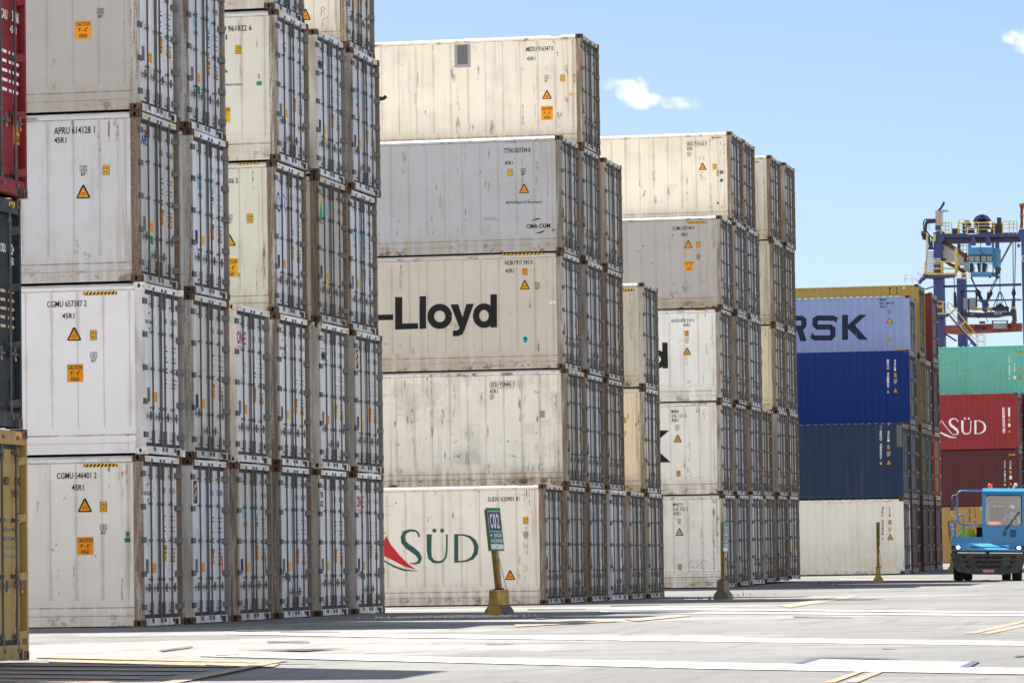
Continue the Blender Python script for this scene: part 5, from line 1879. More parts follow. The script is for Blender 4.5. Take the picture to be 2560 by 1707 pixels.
def tractor():
    w = at(2471, 1452, 138.8)
    t = thing("terminal_tractor", "blue terminal tractor with lit headlamps and orange roof beacon near the right edge", "terminal tractor", (w.x, 138.8, gz(138.8)))
    t.rotation_euler = (0, rad(1.3), rad(5.5))

    def P(name, b, par=None, smooth=False, bev=0):
        o = put(name, fixn(b.mesh(name, smooth)), par or t)
        if bev:
            mo = o.modifiers.new("soft", 'BEVEL'); mo.width = bev; mo.segments = 2; mo.limit_method = 'ANGLE'
        return o
    # chassis and fifth wheel behind
    b = MB(); b.box(-.45, -.33, .5, 4.9, .55, .85, 'bumper'); b.box(.33, .45, .5, 4.9, .55, .85, 'bumper'); b.box(-.33, .33, 1.2, 1.4, .55, .85, 'bumper'); b.box(-.5, .5, 3.2, 4.3, .85, 1.0, 'bumper'); P("chassis", b)
    b = MB(); b.tube([(-1.0, .98, .53), (1.0, .98, .53)], .08, 'bumper', 8); b.tube([(-1.0, 3.9, .53), (1.0, 3.9, .53)], .09, 'bumper', 8); P("axle", b)
    # wheels
    for x0, x1, y in ((-1.12, -.80, .98), (.80, 1.12, .98), (-1.14, -.84, 3.9), (-.80, -.50, 3.9), (.50, .80, 3.9), (.84, 1.14, 3.9)):
        b = MB(); r = .53
        rs = []
        for x, q_ in ((x0, .34), (x0, .47), (x0 + .04, .52), (x0 + .09, .53), (x1 - .09, .53), (x1 - .04, .52), (x1, .47), (x1, .34)):
            rs.append([(x, y + q_ * math.cos(2 * math.pi * i / 28), .53 + q_ * math.sin(2 * math.pi * i / 28)) for i in range(28)])
        b.rings(rs, 'tyre')
        for g in (.1, .16, .22):
            pass
        wh = put("wheel", None, t)
        put("tyre", fixn(b.mesh("tyre", True)), wh)
        b = MB()
        xc = x0 + .05 if x0 < 0 else x1 - .05
        rs = []
        sg = 1 if x0 < 0 else -1
        for dx, q_ in ((0, .34), (.05, .30), (.09, .14), (.02, .12), (.0, .01)):
            rs.append([(xc + sg * dx, y + q_ * math.cos(2 * math.pi * i / 20), .53 + q_ * math.sin(2 * math.pi * i / 20)) for i in range(20)])
        b.rings(rs, 'hinge')
        put("rim", fixn(b.mesh("rim", True)), wh)
    # bumper: tapering black steel plate with slots
    b = MB()
    fr = [(-1.27, .92), (1.27, .92), (1.12, .44), (1.0, .30), (.45, .22), (-.45, .22), (-1.0, .30), (-1.12, .44)]
    b.prism([(x, 0, z) for x, z in fr], (0, .16, 0), 'bumper')
    bp = P("bumper", b, bev=.02)
    b = MB()

    def slot(x0, x1, z0, z1, y=-.004, k='dark'):
        h = (z1 - z0) / 2; zc = (z0 + z1) / 2
        pts = [(x0 + h + h * math.cos(rad(a)), y, zc + h * math.sin(rad(a))) for a in range(90, 271, 30)] + [(x1 - h + h * math.cos(rad(a)), y, zc + h * math.sin(rad(a))) for a in range(-90, 91, 30)]
        b.poly(pts, k)
    slot(-.48, .47, .75, .82); slot(-.44, -.01, .60, .67); slot(.03, .43, .60, .67); slot(-.39, .38, .45, .52)
    for x, z in ((-.80, .80), (-.74, .64), (-.67, .48)):
        slot(x - .075, x + .075, z - .04, z + .04); slot(-x - .075 + .02, -x + .075 + .02, z - .04, z + .04)
    P("bumper_slots", b, bp)
    b = MB(); b.box(-.20, .20, -.022, -.006, .28, .41, 'plate_red'); lp = P("licence_plate", b, bp)
    b = MB(); kd = Deck(b, lambda u, v, l: (u, -.024 - l, v)); kd.text("TCP 0105", -.17, .17, .305, .375, 'sign_white', .03); put("plate_number", b.mesh("plate_number"), bp)
    b = MB(); b.box(-1.02, -.09, .0, .1, .925, .955, 'silver'); b.box(.03, 1.12, .0, .1, .925, .955, 'silver'); P("bumper_step", b, bp)
    # hood: sloping nose with slot, headlamp recesses
    b = MB()
    b.prism([(-1.22, .06, 1.0), (-1.22, .02, 1.04), (-1.22, .03, 1.06), (-1.22, .42, 1.255), (-1.22, .60, 1.255), (-1.22, .60, 1.0)], (2.44, 0, 0), 'tr_lit')
    hd = P("hood", b, bev=.012)
    b = MB()
    Z = lambda y: 1.06 + (y - .03) * .5 + .004
    b.poly([(-.56, .12, Z(.12)), (.58, .12, Z(.12)), (.60, .15, Z(.15)), (.58, .19, Z(.19)), (-.56, .19, Z(.19)), (-.58, .15, Z(.15))], 'dark')
    P("hood_slot", b, hd)
    for sx in (-1, 1):
        xa, xb = sorted((sx * 1.225, sx * .90))
        b = MB(); b.box(xa, xb, .02, .30, 1.045, 1.185, 'trim'); hl = P("headlamp_housing", b)
        b = MB()
        cx = sx * 1.0
        b.rings([[(cx + r * math.cos(a_ * math.pi / 8) * 1.2, y, 1.115 + r * math.sin(a_ * math.pi / 8)) for a_ in range(16)] for r, y in ((.055, .016), (.045, .005), (.02, .0))], 'headlamp', cap1=True)
        put("headlamp", fixn(b.mesh("headlamp")), hl)
    b = MB(); b.box(-1.2, 1.2, .10, .3, .955, 1.0, 'trim'); P("bumper_gap", b)
    # side deck and cab
    b = MB(); b.box(-1.22, -.17, .60, 2.5, 1.06, 1.46, 'tr_blue'); P("side_deck", b, bev=.02)
    cab = MB()
    x0, x1, y0, y1, zb, zt = -.18, 1.20, .60, 2.15, 1.06, 3.08
    wx0, wx1, wz0, wz1 = -.075, 1.10, 1.84, 2.86
    lean = .10
    Y = lambda z: y0 + max(0, (z - 1.8)) * lean

    def fr_quad(a, c, d, e):
        cab.poly([(a, Y(d), d), (c, Y(d), d), (c, Y(e), e), (a, Y(e), e)], 'tr_blue')
    fr_quad(x0, x1, zb, wz0); fr_quad(x0, wx0, wz0, wz1); fr_quad(wx1, x1, wz0, wz1)
    cab.poly([(x0, Y(wz1), wz1), (x1, Y(wz1), wz1), (x1, Y(wz1) + .05, 2.98), (x0, Y(wz1) + .05, 2.98)], 'tr_blue')
    cab.poly([(x0, Y(wz1) + .05, 2.98), (x1, Y(wz1) + .05, 2.98), (x1, Y(wz1) + .16, zt), (x0, Y(wz1) + .16, zt)], 'tr_lit')
    cab.poly([(x0, Y(wz1) + .16, zt), (x1, Y(wz1) + .16, zt), (x1, y1, zt), (x0, y1, zt)], 'tr_lit')
    for x in (x0, x1):
        cab.poly([(x, y0, zb), (x, y1, zb), (x, y1, 1.9), (x, Y(1.9), 1.9)], 'tr_blue')
        cab.poly([(x, Y(2.80), 2.80), (x, y1, 2.80), (x, y1, zt), (x, Y(wz1) + .16, zt), (x, Y(wz1) + .05, 2.98)], 'tr_blue')
        for ya, yb in ((0, .10), (.72, .80)):
            cab.poly([(x, Y(1.9) + ya, 1.9), (x, Y(1.9) + yb, 1.9), (x, Y(2.8) + yb, 2.8), (x, Y(2.8) + ya, 2.8)], 'tr_blue')
        cab.poly([(x, y1 - .1, 1.9), (x, y1, 1.9), (x, y1, 2.8), (x, y1 - .1, 2.8)], 'tr_blue')
    # rear wall with its window opening
    for a, c, d, e in ((x0, x1, zb, 2.02), (x0, x1, 2.62, zt), (x0, .02, 2.02, 2.62), (.98, x1, 2.02, 2.62)):
        cab.poly([(a, y1, d), (c, y1, d), (c, y1, e), (a, y1, e)], 'cab_in')
    cab.poly([(x0, y0, 1.45), (x1, y0, 1.45), (x1, y1, 1.45), (x0, y1, 1.45)], 'cab_in')
    co_ = put("cab", cab.mesh("cab"), t)
    so_ = co_.modifiers.new("thick", 'SOLIDIFY'); so_.thickness = .03; so_.offset = 0
    # windscreen
    b = MB()
    g = lambda x, z, o=0: (x, Y(z) - .006 + o, z)
    r = .09
    loop = []
    for cx, cz, a0 in ((wx1 - r, wz1 - r, 0), (wx0 + r, wz1 - r, 90), (wx0 + r, wz0 + r, 180), (wx1 - r, wz0 + r, 270)):
        loop += [(cx + r * math.cos(rad(a0 + j * 22.5)), cz + r * math.sin(rad(a0 + j * 22.5))) for j in range(5)]
    b.poly([g(x, z) for x, z in loop], 'glass')
    ws = put("windscreen", b.mesh("windscreen"), co_)
    b = MB()
    b.tube([g(x, z, -.012) for x, z in loop + loop[:1]], .020, 'trim', 6, False)
    put("window_rubber", b.mesh("window_rubber"), co_)
    b = MB()
    b.tube([g(x, z, -.03) for x, z in loop[8:17]], .010, 'silver', 5, False)
    put("window_trim", b.mesh("window_trim"), co_)
    b = MB()
    b.tube([(.55, Y(1.70) - .05, 1.70), (.80, Y(2.05) - .05, 2.05), (1.02, Y(2.32) - .05, 2.32)], .014, 'trim', 6)
    b.tube([(.60, Y(1.70) - .06, 1.70), (.86, Y(2.05) - .06, 2.05), (1.04, Y(2.30) - .06, 2.30)], .012, 'trim', 6)
    put("wiper", b.mesh("wiper"), co_)
    # inside
    b = MB(); b.bevbox(.50, 1.02, 1.55, 1.75, 1.62, 2.52, .04, 'seat'); b.bevbox(.48, 1.04, 1.05, 1.6, 1.55, 1.72, .03, 'seat'); put("driver_seat", fixn(b.mesh("driver_seat")), co_)
    b = MB(); b.prism([(-.15, .66, 1.5), (-.15, .66, 1.82), (-.15, .95, 1.86), (-.15, 1.0, 1.5)], (1.32, 0, 0), 'seat'); put("dashboard", fixn(b.mesh("dashboard")), co_)
    b = MB()
    wc, wr = Vector((.78, 1.12, 2.05)), .19
    ax1, ax2 = Vector((1, 0, 0)), Vector((0, .5, .86)).normalized()
    b.tube([wc + ax1 * wr * math.cos(i * math.pi / 10) + ax2 * wr * math.sin(i * math.pi / 10) for i in range(21)], .016, 'trim', 6, False)
    b.tube([wc - ax1 * wr, wc, wc + ax1 * wr], .012, 'trim', 5); b.tube([wc, wc + Vector((0, -.14, -.25))], .03, 'trim', 6)
    put("steering_wheel", b.mesh("steering_wheel"), co_)
    b = MB(); b.box(-.03, .42, Y(1.95) + .03, Y(1.95) + .06, 1.87, 1.985, 'led_board'); lb = put("led_sign", fixn(b.mesh("led_sign")), co_)
    b = MB(); kd = Deck(b, lambda u, v, l: (u, Y(1.95) + .027 - l, v)); kd.text("=> TCP <=", 0, .40, 1.895, 1.96, 'led', .03); put("led_lettering", b.mesh("led_lettering"), co_)
    # rail loop, small grab loop, mirror
    b = MB()
    ry = .72
    b.tube([(-.18, ry, 3.0), (-.85, ry, 3.0), (-.95, ry, 2.98), (-1.01, ry, 2.92), (-1.04, ry, 2.82), (-1.03, ry, 2.2), (-1.02, ry, 2.05), (-.97, ry, 1.95), (-.88, ry, 1.88), (-.17, ry, 1.86)], .030, 'rail_blue', 8)
    b.tube([(-1.04, ry, 2.10), (-1.08, ry, 1.9), (-1.11, ry, 1.44)], .022, 'rail_blue', 8)
    P("hand_rail", b, smooth=True)
    b = MB()
    b.tube([(-.99, .8, 2.08), (-.985, .8, 2.15), (-.95, .8, 2.2), (-.86, .8, 2.2), (-.82, .8, 2.16), (-.80, .8, 1.7), (-.83, .8, 1.64), (-.93, .8, 1.60), (-.97, .8, 1.5), (-.97, .8, 1.44)], .022, 'rail_blue', 8)
    P("grab_rail", b, smooth=True)
    b = MB(); b.bevbox(-1.27, -1.12, .60, .70, 2.34, 2.72, .02, 'chrome'); mi = P("mirror", b)
    b = MB(); b.tube([(-1.03, ry, 2.87), (-1.12, .68, 2.86), (-1.20, .66, 2.85), (-1.215, .66, 2.70)], .010, 'silver', 5); b.tube([(-1.03, ry, 2.16), (-1.13, .68, 2.15), (-1.21, .66, 2.16), (-1.215, .66, 2.36)], .010, 'silver', 5); put("mirror_arm", b.mesh("mirror_arm"), mi)
    # roof fittings
    b = MB(); b.rings([[(.065 + q_ * math.cos(a_ * math.pi / 8), 1.0 + q_ * math.sin(a_ * math.pi / 8), z) for a_ in range(16)] for q_, z in ((.075, 3.09), (.078, 3.11), (.074, 3.20), (.06, 3.235), (.03, 3.245))], 'beacon', cap1=True); P("beacon", b, smooth=True)
    b = MB(); b.tube([(.82, 1.1, 3.09), (.86, 1.08, 3.14), (.90, 1.0, 3.20), (.92, .95, 3.22)], [.03, .04, .06, .065], 'horn', 10); P("horn", b, smooth=True)
    b = MB(); b.tube([(.68, 1.1, 3.08), (.68, 1.1, 3.13)], .02, 'silver', 6); b.tube([(.68, 1.1, 3.13), (.69, 1.12, 3.75)], .004, 'wire', 5); P("antenna", b)
    # lime box and chocks on the deck behind, dark tank beside the cab
    b = MB()
    for x in (-.96, -.68):
        b.prism([(x, 1.9, 1.55), (x, 1.9, 1.82), (x + .10, 1.9, 1.82), (x + .26, 1.9, 1.62), (x + .26, 1.9, 1.55)], (0, .5, 0), 'lime_p')
    b.box(-.98, -.36, 1.85, 2.5, 1.46, 1.56, 'lime_p')
    P("wheel_chock_rack", b)
    b = MB(); b.box(-.38, -.19, 1.2, 2.0, 1.46, 1.80, 'dark'); b.box(-.39, -.18, 1.18, 2.02, 1.80, 1.825, 'lime_p'); P("tank", b)
    b = MB(); kd = Deck(b, lambda u, v, l: (u, y0 - .018 - l, v)); kd.disc(.54, 1.58, .08, .09, 'tr_stain', n=12); kd.rect(.72, .92, 1.46, 1.72, 'tr_stain', .001); put("paint_stain", b.mesh("paint_stain"), co_)
    return t


M['tr_stain'] = plain("worn_decal", (.008, .07, .13), .6, var=.4, sc=14)
TR = tractor()


def driver(par):
    t = thing("person", "driver in white helmet and light blue shirt at the tractor's steering wheel", "person", (0, 0, 0))
    t.matrix_world = par.matrix_basis @ Matrix.Translation((.78, 1.42, 1.72))
    # skeleton, local: x to the picture's right, -y toward the viewer, z up; hips at the origin
    V = [((0, 0, .02), .15), ((0, .02, .16), .145), ((0, .03, .34), .155), ((0, .02, .46), .12), ((0, .0, .54), .058), ((0, -.02, .60), .06)]
    E = [(0, 1), (1, 2), (2, 3), (3, 4), (4, 5)]

    def add(p, r, j):
        V.append((p, r)); E.append((j, len(V) - 1)); return len(V) - 1
    hands = []
    for sx in (-1, 1):
        j = add((sx * .12, .02, .45), .085, 3)
        j = add((sx * .20, .01, .43), .068, j)
        j = add((sx * .235, -.08, .28), .052, j)
        j = add((sx * .215, -.16, .22), .045, j)
        j = add((sx * .165, -.27, .31), .033, j)
        j = add((sx * .16, -.295, .335), .034, j)
        hands.append(((sx * .16, -.31, .35), sx, j))
        h = add((sx * .10, -.06, .0), .10, 0)
        h = add((sx * .13, -.40, .02), .075, h)
        h = add((sx * .13, -.46, -.10), .06, h)
        h = add((sx * .13, -.48, -.28), .045, h)
        h = add((sx * .13, -.58, -.29), .04, h)

    def skin(name, V_, E_, mat, lv=1, parent=t):
        me = D.meshes.new(name)
        me.from_pydata([v for v, r in V_], E_, [])
        me.materials.append(mat)
        o = put(name, me, parent)
        mo = o.modifiers.new("skin", 'SKIN')
        for i, (v, r) in enumerate(V_):
            me.skin_vertices[0].data[i].radius = (r, r)
        me.skin_vertices[0].data[0].use_root = True
        mo.use_smooth_shade = True
        su = o.modifiers.new("sub", 'SUBSURF'); su.levels = lv; su.render_levels = lv
        return o
    for attr in (0,):
        pass
    o = skin("body", V, E, M['shirt'])
    # head, one continuous surface with nose, chin and ears
    bm = bmesh.new()
    bmesh.ops.create_uvsphere(bm, u_segments=24, v_segments=18, radius=1)
    for v in bm.verts:
        x, y, z = v.co
        v.co = Vector((x * .078 * (1 - .18 * max(0, -z)), y * .098, z * .118))
        if y < -.3 and z < -.2:
            v.co.y -= .010 * (1 - abs(x))
        if y < -.7 and abs(x) < .3 and -.35 < z < .12:
            v.co.y -= .022 * (1 - abs(x) / .3)
        if y < -.6 and .05 < z < .3 and .2 < abs(x) < .6:
            v.co.y += .008
        if abs(x) > .93 and abs(z) < .3:
            v.co.x *= 1.14
    me = D.meshes.new("head"); bm.to_mesh(me); bm.free(); me.materials.append(M['skin'])
    me.polygons.foreach_set('use_smooth', [True] * len(me.polygons))
    hd = put("head", me, t, None, (0, -.03, .70)); hd.rotation_euler = (rad(6), 0, rad(12))
    b = MB()
    for sx in (-1, 1):
        kx = sx * .030
        b.rings([[(kx + r * math.cos(a * math.pi / 5), -.088 - d, .012 + r * .55 * math.sin(a * math.pi / 5)) for a in range(10)] for r, d in ((.014, 0), (.009, .003))], 'eye_w', cap1=True)
        b.rings([[(kx + r * math.cos(a * math.pi / 4), -.0915 - d, .012 + r * math.sin(a * math.pi / 4)) for a in range(8)] for r, d in ((.005, 0), (.004, .001))], 'trim', cap1=True)
        b.tube([(kx - .016, -.090, .032), (kx + .016, -.090, .032)], .004, 'trim', 5)
    b.tube([(-.022, -.094, -.058), (0, -.100, -.060), (.022, -.094, -.058)], .005, 'plate_red', 5)
    put("face_features", fixn(b.mesh("face_features")), hd)
    b = MB()
    rs = []
    for z, k in ((.030, 1.12), (.06, 1.13), (.10, 1.02), (.13, .80), (.148, .45), (.153, .08)):
        rs.append([(.09 * k * math.cos(a * math.pi / 12), .112 * k * math.sin(a * math.pi / 12) + .004, z) for a in range(24)])
    b.rings(rs, 'helmet', cap1=True)
    b.prism([(-.075, -.095, .030), (-.05, -.155, .024), (0, -.172, .022), (.05, -.155, .024), (.075, -.095, .030)], (0, 0, .008), 'helmet')
    put("helmet", fixn(b.mesh("helmet", True)), hd)
    # hands: palm with five fingers curled over the rim
    for (hx, hy, hz), sx, j in hands:
        Vh = [((hx, hy + .015, hz - .015), .026), ((hx - sx * .005, hy - .02, hz + .02), .028)]
        Eh = [(0, 1)]
        for i, ln in enumerate((.036, .042, .039, .030)):
            ox = (i - 1.5) * .019
            base = len(Vh)
            Vh.append(((hx + ox, hy - .045, hz + .035), .0095))
            Vh.append(((hx + ox, hy - .045 - ln * .6, hz + .030), .0088))
            Vh.append(((hx + ox, hy - .040 - ln * .6, hz + .005), .0082))
            Vh.append(((hx + ox, hy - .030, hz - .008), .0075))
            Eh += [(1, base), (base, base + 1), (base + 1, base + 2), (base + 2, base + 3)]
        base = len(Vh)
        Vh += [((hx - sx * .035, hy - .01, hz + .01), .011), ((hx - sx * .045, hy - .04, hz + .0), .010), ((hx - sx * .040, hy - .062, hz - .004), .008)]
        Eh += [(0, base), (base, base + 1), (base + 1, base + 2)]
        skin("hand", Vh, Eh, M['skin'])
    b = MB()
    for z in (.20, .30):
        b.rings([[(.163 * math.cos(a * math.pi / 10), .03 + .150 * math.sin(a * math.pi / 10), z + d) for a in range(20)] for d in (0, .05)], 'vest', closed=True)
    put("reflective_strip", b.mesh("reflective_strip", True), t)
    return t


driver(TR)

# ------------------------------------------------------------------ ship-to-shore crane behind the yard
M['cr_blue'] = plain("crane_navy_paint", (.011, .026, .135), .5, var=.25, sc=.5)
M['cr_dark'] = plain("crane_dark_steel", (.011, .014, .04), .55, var=.3, sc=.8)
M['cr_cab'] = plain("operator_cab_blue", (.02, .17, .36), .45, var=.12, sc=.8)
M['cr_yellow'] = plain("rail_yellow_paint", (.50, .36, .05), .5, var=.25, sc=2)
M['cr_grey'] = plain("galvanised_grey", (.33, .35, .38), .5, var=.2, sc=1)
M['cr_white'] = plain("pale_steel", (.52, .55, .60), .5, var=.2, sc=.7)
M['cr_red'] = plain("red_oxide_beam", (.27, .055, .035), .55, var=.3, sc=.7)
M['cr_rust'] = plain("rusty_steel", (.22, .075, .025), .8, var=.4, sc=3)
M['cr_glass'] = plain("dark_cab_glass", (.05, .085, .085), .15, var=.1, spec=.8)
M['cr_glass2'] = M['glass']
M['cr_yhead'] = plain("ochre_actuator", (.45, .22, .02), .5)
M['lampw'] = plain("lamp_glass_white", (.75, .74, .70), .3, var=.05)
CA, CB = (2260, 480, 7.127), (2260, 680, 7.127)
YC = 400.0
crane = thing("ship_to_shore_crane", "navy blue dockside crane with yellow railings and hanging operator cab, beyond the coloured containers", "crane", tuple(at(2345, 1400, YC).xy) + (0.0,))


def cp(c, x, y, Y=YC):
    w = at(c[0] + x / c[2], c[1] + y / c[2], Y)
    return w - crane.location


class Cr:
    def __init__(s):
        s.b = MB()

    def poly(s, c, pts, dep, k, Y=YC):
        s.b.prism([cp(c, x, y, Y) for x, y in pts], (0, dep, 0), k)
        return s

    def box(s, c, x0, x1, y0, y1, dep, k, Y=YC):
        return s.poly(c, [(x0, y0), (x1, y0), (x1, y1), (x0, y1)], dep, k, Y)

    def bar(s, c, pts, r, k, Y=YC, n=6):
        s.b.tube([cp(c, x, y, Y) for x, y in pts], [q * 1.3 for q in r] if isinstance(r, list) else r * 1.3, k, n)
        return s

    def done(s, name, par=None):
        return put(name, fixn(s.b.mesh(name)), par or crane)


def legz(c, x0, x1, y0, dep, Y):
    """a leg from picture height y0 down to the quay"""
    b = MB()
    a, d = cp(c, x0, y0, Y), cp(c, x1, y0, Y)
    b.prism([(a.x, a.y, a.z), (d.x, d.y, d.z), (d.x, d.y, 0), (a.x, a.y, 0)], (0, dep, 0), 'cr_blue')
    return put("leg", fixn(b.mesh("leg")), crane)


legz(CA, 520, 662, 720, 1.6, YC)
legz(CB, 520, 692, 95, 2.0, YC - .2)
legz(CB, 935, 1092, 60, 1.6, YC + 22)
legz(CA, 2082, 2250, 660, 1.6, YC)
Cr().poly(CA, [(640, 740), (2060, 722), (2060, 800), (640, 815)], 1.6, 'cr_blue').poly(CA, [(700, 815), (2060, 800), (2060, 880), (820, 912), (700, 900)], 1.2, 'cr_dark', YC + .4).poly(CA, [(590, 700), (700, 700), (720, 860), (660, 905), (560, 905), (548, 800)], 1.8, 'cr_blue', YC - .1).poly(CA, [(2050, 665), (2240, 665), (2240, 900), (2100, 900), (2030, 800), (2040, 700)], 1.8, 'cr_blue', YC - .1).done("portal_girder")
for x in (1235, 1500):
    Cr().poly(CA, [(x - 50, 880), (x - 20, 800), (x + 20, 800), (x + 50, 880), (x + 30, 950), (x - 40, 950)], .6, 'cr_blue', YC - .7).done("sheave_bracket")
# winding drum and machinery on top
c_ = [(1390 + 165 * math.cos(math.pi * i / 18), 565 - 165 * math.sin(math.pi * i / 18)) for i in range(19)] + [(1240, 640), (1540, 640)][::-1]
Cr().poly(CA, c_, 1.0, 'cr_blue', YC + .6).done("winding_drum")
Cr().box(CA, 1040, 1240, 540, 720, 1.2, 'cr_dark', YC + .8).box(CA, 1560, 1740, 560, 720, 1.2, 'cr_dark', YC + .8).box(CA, 1655, 1728, 455, 560, .6, 'cr_dark', YC + .8).box(CA, 850, 980, 650, 740, .8, 'cr_dark', YC + .8).box(CA, 1080, 1160, 500, 540, .6, 'cr_grey', YC + .9).box(CA, 1300, 1560, 640, 740, 1.0, 'cr_dark', YC + .8).done("hoist_machinery")
g = Cr()
for y_ in (545, 600, 665):
    g.bar(CA, [(650, y_ + 5), (800, y_ + 12)], .03, 'cr_yellow'); g.bar(CA, [(960, y_ + 10), (1620, y_ - 2)], .045 if y_ == 545 else .03, 'cr_yellow', YC - .3); g.bar(CA, [(1750, y_ - 20), (2020, y_ - 25)], .03, 'cr_yellow')
for x_ in (665, 735, 800, 850, 970, 1100, 1330, 1605, 1760, 1875, 1950, 2015):
    g.bar(CA, [(x_, 535), (x_, 755)], .06 if x_ in (970, 1605) else .04, 'cr_yellow', YC - .3)
g.bar(CA, [(985, 490), (985, 560), (1075, 560), (1075, 490), (985, 490)], .025, 'cr_grey', YC + .5).bar(CA, [(1130, 640), (1300, 635), (1300, 750), (1130, 750), (1130, 640)], .05, 'cr_white', YC - .35)
g.done("top_railing")
g = Cr()
for x_, y_ in ((1222, 560), (1222, 610), (1540, 545), (1548, 605), (1520, 690)):
    g.poly(CA, [(x_ + 27 * math.cos(i * math.pi / 6), y_ + 27 * math.sin(i * math.pi / 6)) for i in range(12)], .2, 'lampw', YC - .5)
g.done("floodlight")
# electrical cabinet, camera mast, cable chain
Cr().box(CA, 558, 650, 330, 595, .9, 'cr_grey').box(CA, 655, 690, 340, 590, .5, 'cr_white', YC + .2).box(CA, 590, 622, 455, 530, .1, 'orange', YC - .12).box(CA, 555, 640, 595, 680, 1.0, 'cr_blue').box(CA, 570, 640, 680, 745, .8, 'cr_grey').done("electrical_cabinet")
Cr().bar(CA, [(615, 330), (660, 285), (690, 235), (700, 215)], .10, 'cr_dark').bar(CA, [(690, 205), (725, 198)], .13, 'cr_dark').poly(CA, [(650, 322), (765, 315), (790, 345), (690, 352)], .5, 'cr_grey').done("camera_mast")
g = Cr()
g.bar(CA, [(560, 530), (430, 535), (395, 560), (385, 620), (375, 720)], .13, 'cr_dark').bar(CA, [(560, 490), (400, 490), (360, 510), (345, 560), (350, 690)], .06, 'cr_dark')
for i in range(9):
    g.bar(CA, [(400 + i * 18, 488), (400 + i * 18, 535)], .03, 'cr_dark')
g.bar(CA, [(310, 745), (395, 740)], .22, 'cr_dark').bar(CA, [(335, 800), (400, 830)], .18, 'cr_dark').bar(CA, [(395, 690), (460, 780), (530, 830)], .06, 'cr_blue').bar(CA, [(440, 560), (440, 650), (460, 680), (462, 570)], .02, 'cr_grey')
g.done("cable_chain")
# stair tower on the left leg
g = Cr()
for i in range(10):
    y_ = 1060 + i * 40
    g.box(CA, 410, 520, y_, y_ + 16, .9, 'cr_white', YC + .3)
g.bar(CA, [(415, 760), (408, 1010), (395, 1440)], .11, 'cr_white', YC).bar(CA, [(440, 790), (455, 900), (470, 1010)], .10, 'cr_dark').bar(CA, [(500, 800), (495, 900), (500, 1010)], .08, 'cr_dark').bar(CA, [(545, 750), (540, 880)], .12, 'cr_yellow', YC - .3).bar(CA, [(412, 760), (412, 880)], .09, 'cr_yellow', YC - .3).box(CA, 385, 520, 985, 1015, 1.0, 'cr_dark')
g.done("ladder_tower")
g = Cr()
g.box(CA, 362, 1130, 1442, 1475, 1.4, 'cr_yellow', YC - .8).poly(CA, [(362, 1475), (905, 1475), (880, 1510), (520, 1540), (370, 1530), (330, 1568), (300, 1568)], 1.4, 'cr_blue', YC - .6).box(CA, 925, 960, 1040, 1445, .3, 'cr_yellow', YC - .8)
for x_ in (378, 672, 690, 920):
    g.bar(CA, [(x_, 1240), (x_, 1445)], .07, 'cr_yellow', YC - .8)
for y_ in (1242, 1365):
    g.bar(CA, [(520, y_), (935, y_)], .06, 'cr_yellow', YC - .8)
g.bar(CA, [(930, 1000), (930, 1240), (960, 1290), (940, 1440)], .12, 'cr_yellow', YC - .7)
pl = g.done("access_platform")
Cr().box(CA, 537, 648, 1182, 1290, .06, 'cr_white', YC - .1).done("number_board")
b = MB()
for ch, x0, x1 in (("3", 548, 590), ("6", 600, 640)):
    kk = Deck(b, lambda u, v, l: cp(CA, u, v, YC - .12 - l))
    kk.text(ch, x0, x1, 1278, 1194, 'black', .02, .01)
kk = Deck(b, lambda u, v, l: cp(CA, u, v, YC - .12 - l))
put("crane_number", b.mesh("crane_number"), crane)
Cr().box(CA, 2092, 2200, 1130, 1240, .06, 'cr_white', YC - .1).done("number_board")
b = MB()
kk = Deck(b, lambda u, v, l: cp(CA, u, v, YC - .12 - l)); kk.text("36", 2102, 2190, 1228, 1142, 'black', .02, .01)
put("crane_number", b.mesh("crane_number"), crane)
# inclined pale panel with its dark top edge
Cr().poly(CA, [(662, 918), (720, 905), (800, 945), (960, 1050), (1105, 1160), (1135, 1210), (1135, 1400), (1060, 1430), (985, 1360), (900, 1250), (690, 1190), (662, 1150)], 1.0, 'cr_white', YC + 1.2).done("cable_trough")
Cr().bar(CA, [(720, 900), (800, 938), (960, 1045), (1130, 1170)], .16, 'cr_rust', YC + 1.0).bar(CA, [(690, 1200), (820, 1290), (940, 1340), (1080, 1440)], .14, 'cr_rust', YC + 1.0).box(CA, 1065, 1125, 1085, 1240, .3, 'cr_rust', YC + .9).done("trough_edge")
g = Cr()
g.box(CA, 950, 995, 905, 1060, .4, 'cr_blue', YC + 6)
for y_ in (960, 1035, 1110):
    g.bar(CA, [(1000, y_), (1125, y_)], .03, 'cr_grey', YC + 6)
for x_ in (1010, 1050, 1120):
    g.bar(CA, [(x_, 910), (x_, 1150)], .03, 'cr_grey', YC + 6)
g.done("rear_ladder")
# operator cab
g = Cr()
g.poly(CA, [(1140, 985), (1585, 985), (1585, 1110), (1140, 1125)], 2.0, 'cr_cab', YC - 1).box(CA, 1160, 1600, 1425, 1490, 2.0, 'cr_cab', YC - 1).box(CA, 1140, 1160, 1120, 1440, .15, 'cr_cab', YC - 1).box(CA, 1575, 1596, 1110, 1500, .15, 'cr_cab', YC - 1).box(CA, 1355, 1372, 1240, 1425, .12, 'cr_cab', YC - 1).box(CA, 1596, 1690, 1000, 1340, 2.2, 'cr_cab', YC - .6).box(CA, 1625, 1690, 880, 1010, .6, 'cr_blue', YC - .4).box(CA, 1160, 1580, 1240, 1425, .1, 'cr_glass2', YC + .95).box(CA, 1140, 1190, 905, 990, .5, 'cr_cab', YC - .4).box(CA, 1560, 1600, 890, 990, .5, 'cr_cab', YC - .4)
cabo = g.done("operator_cab")
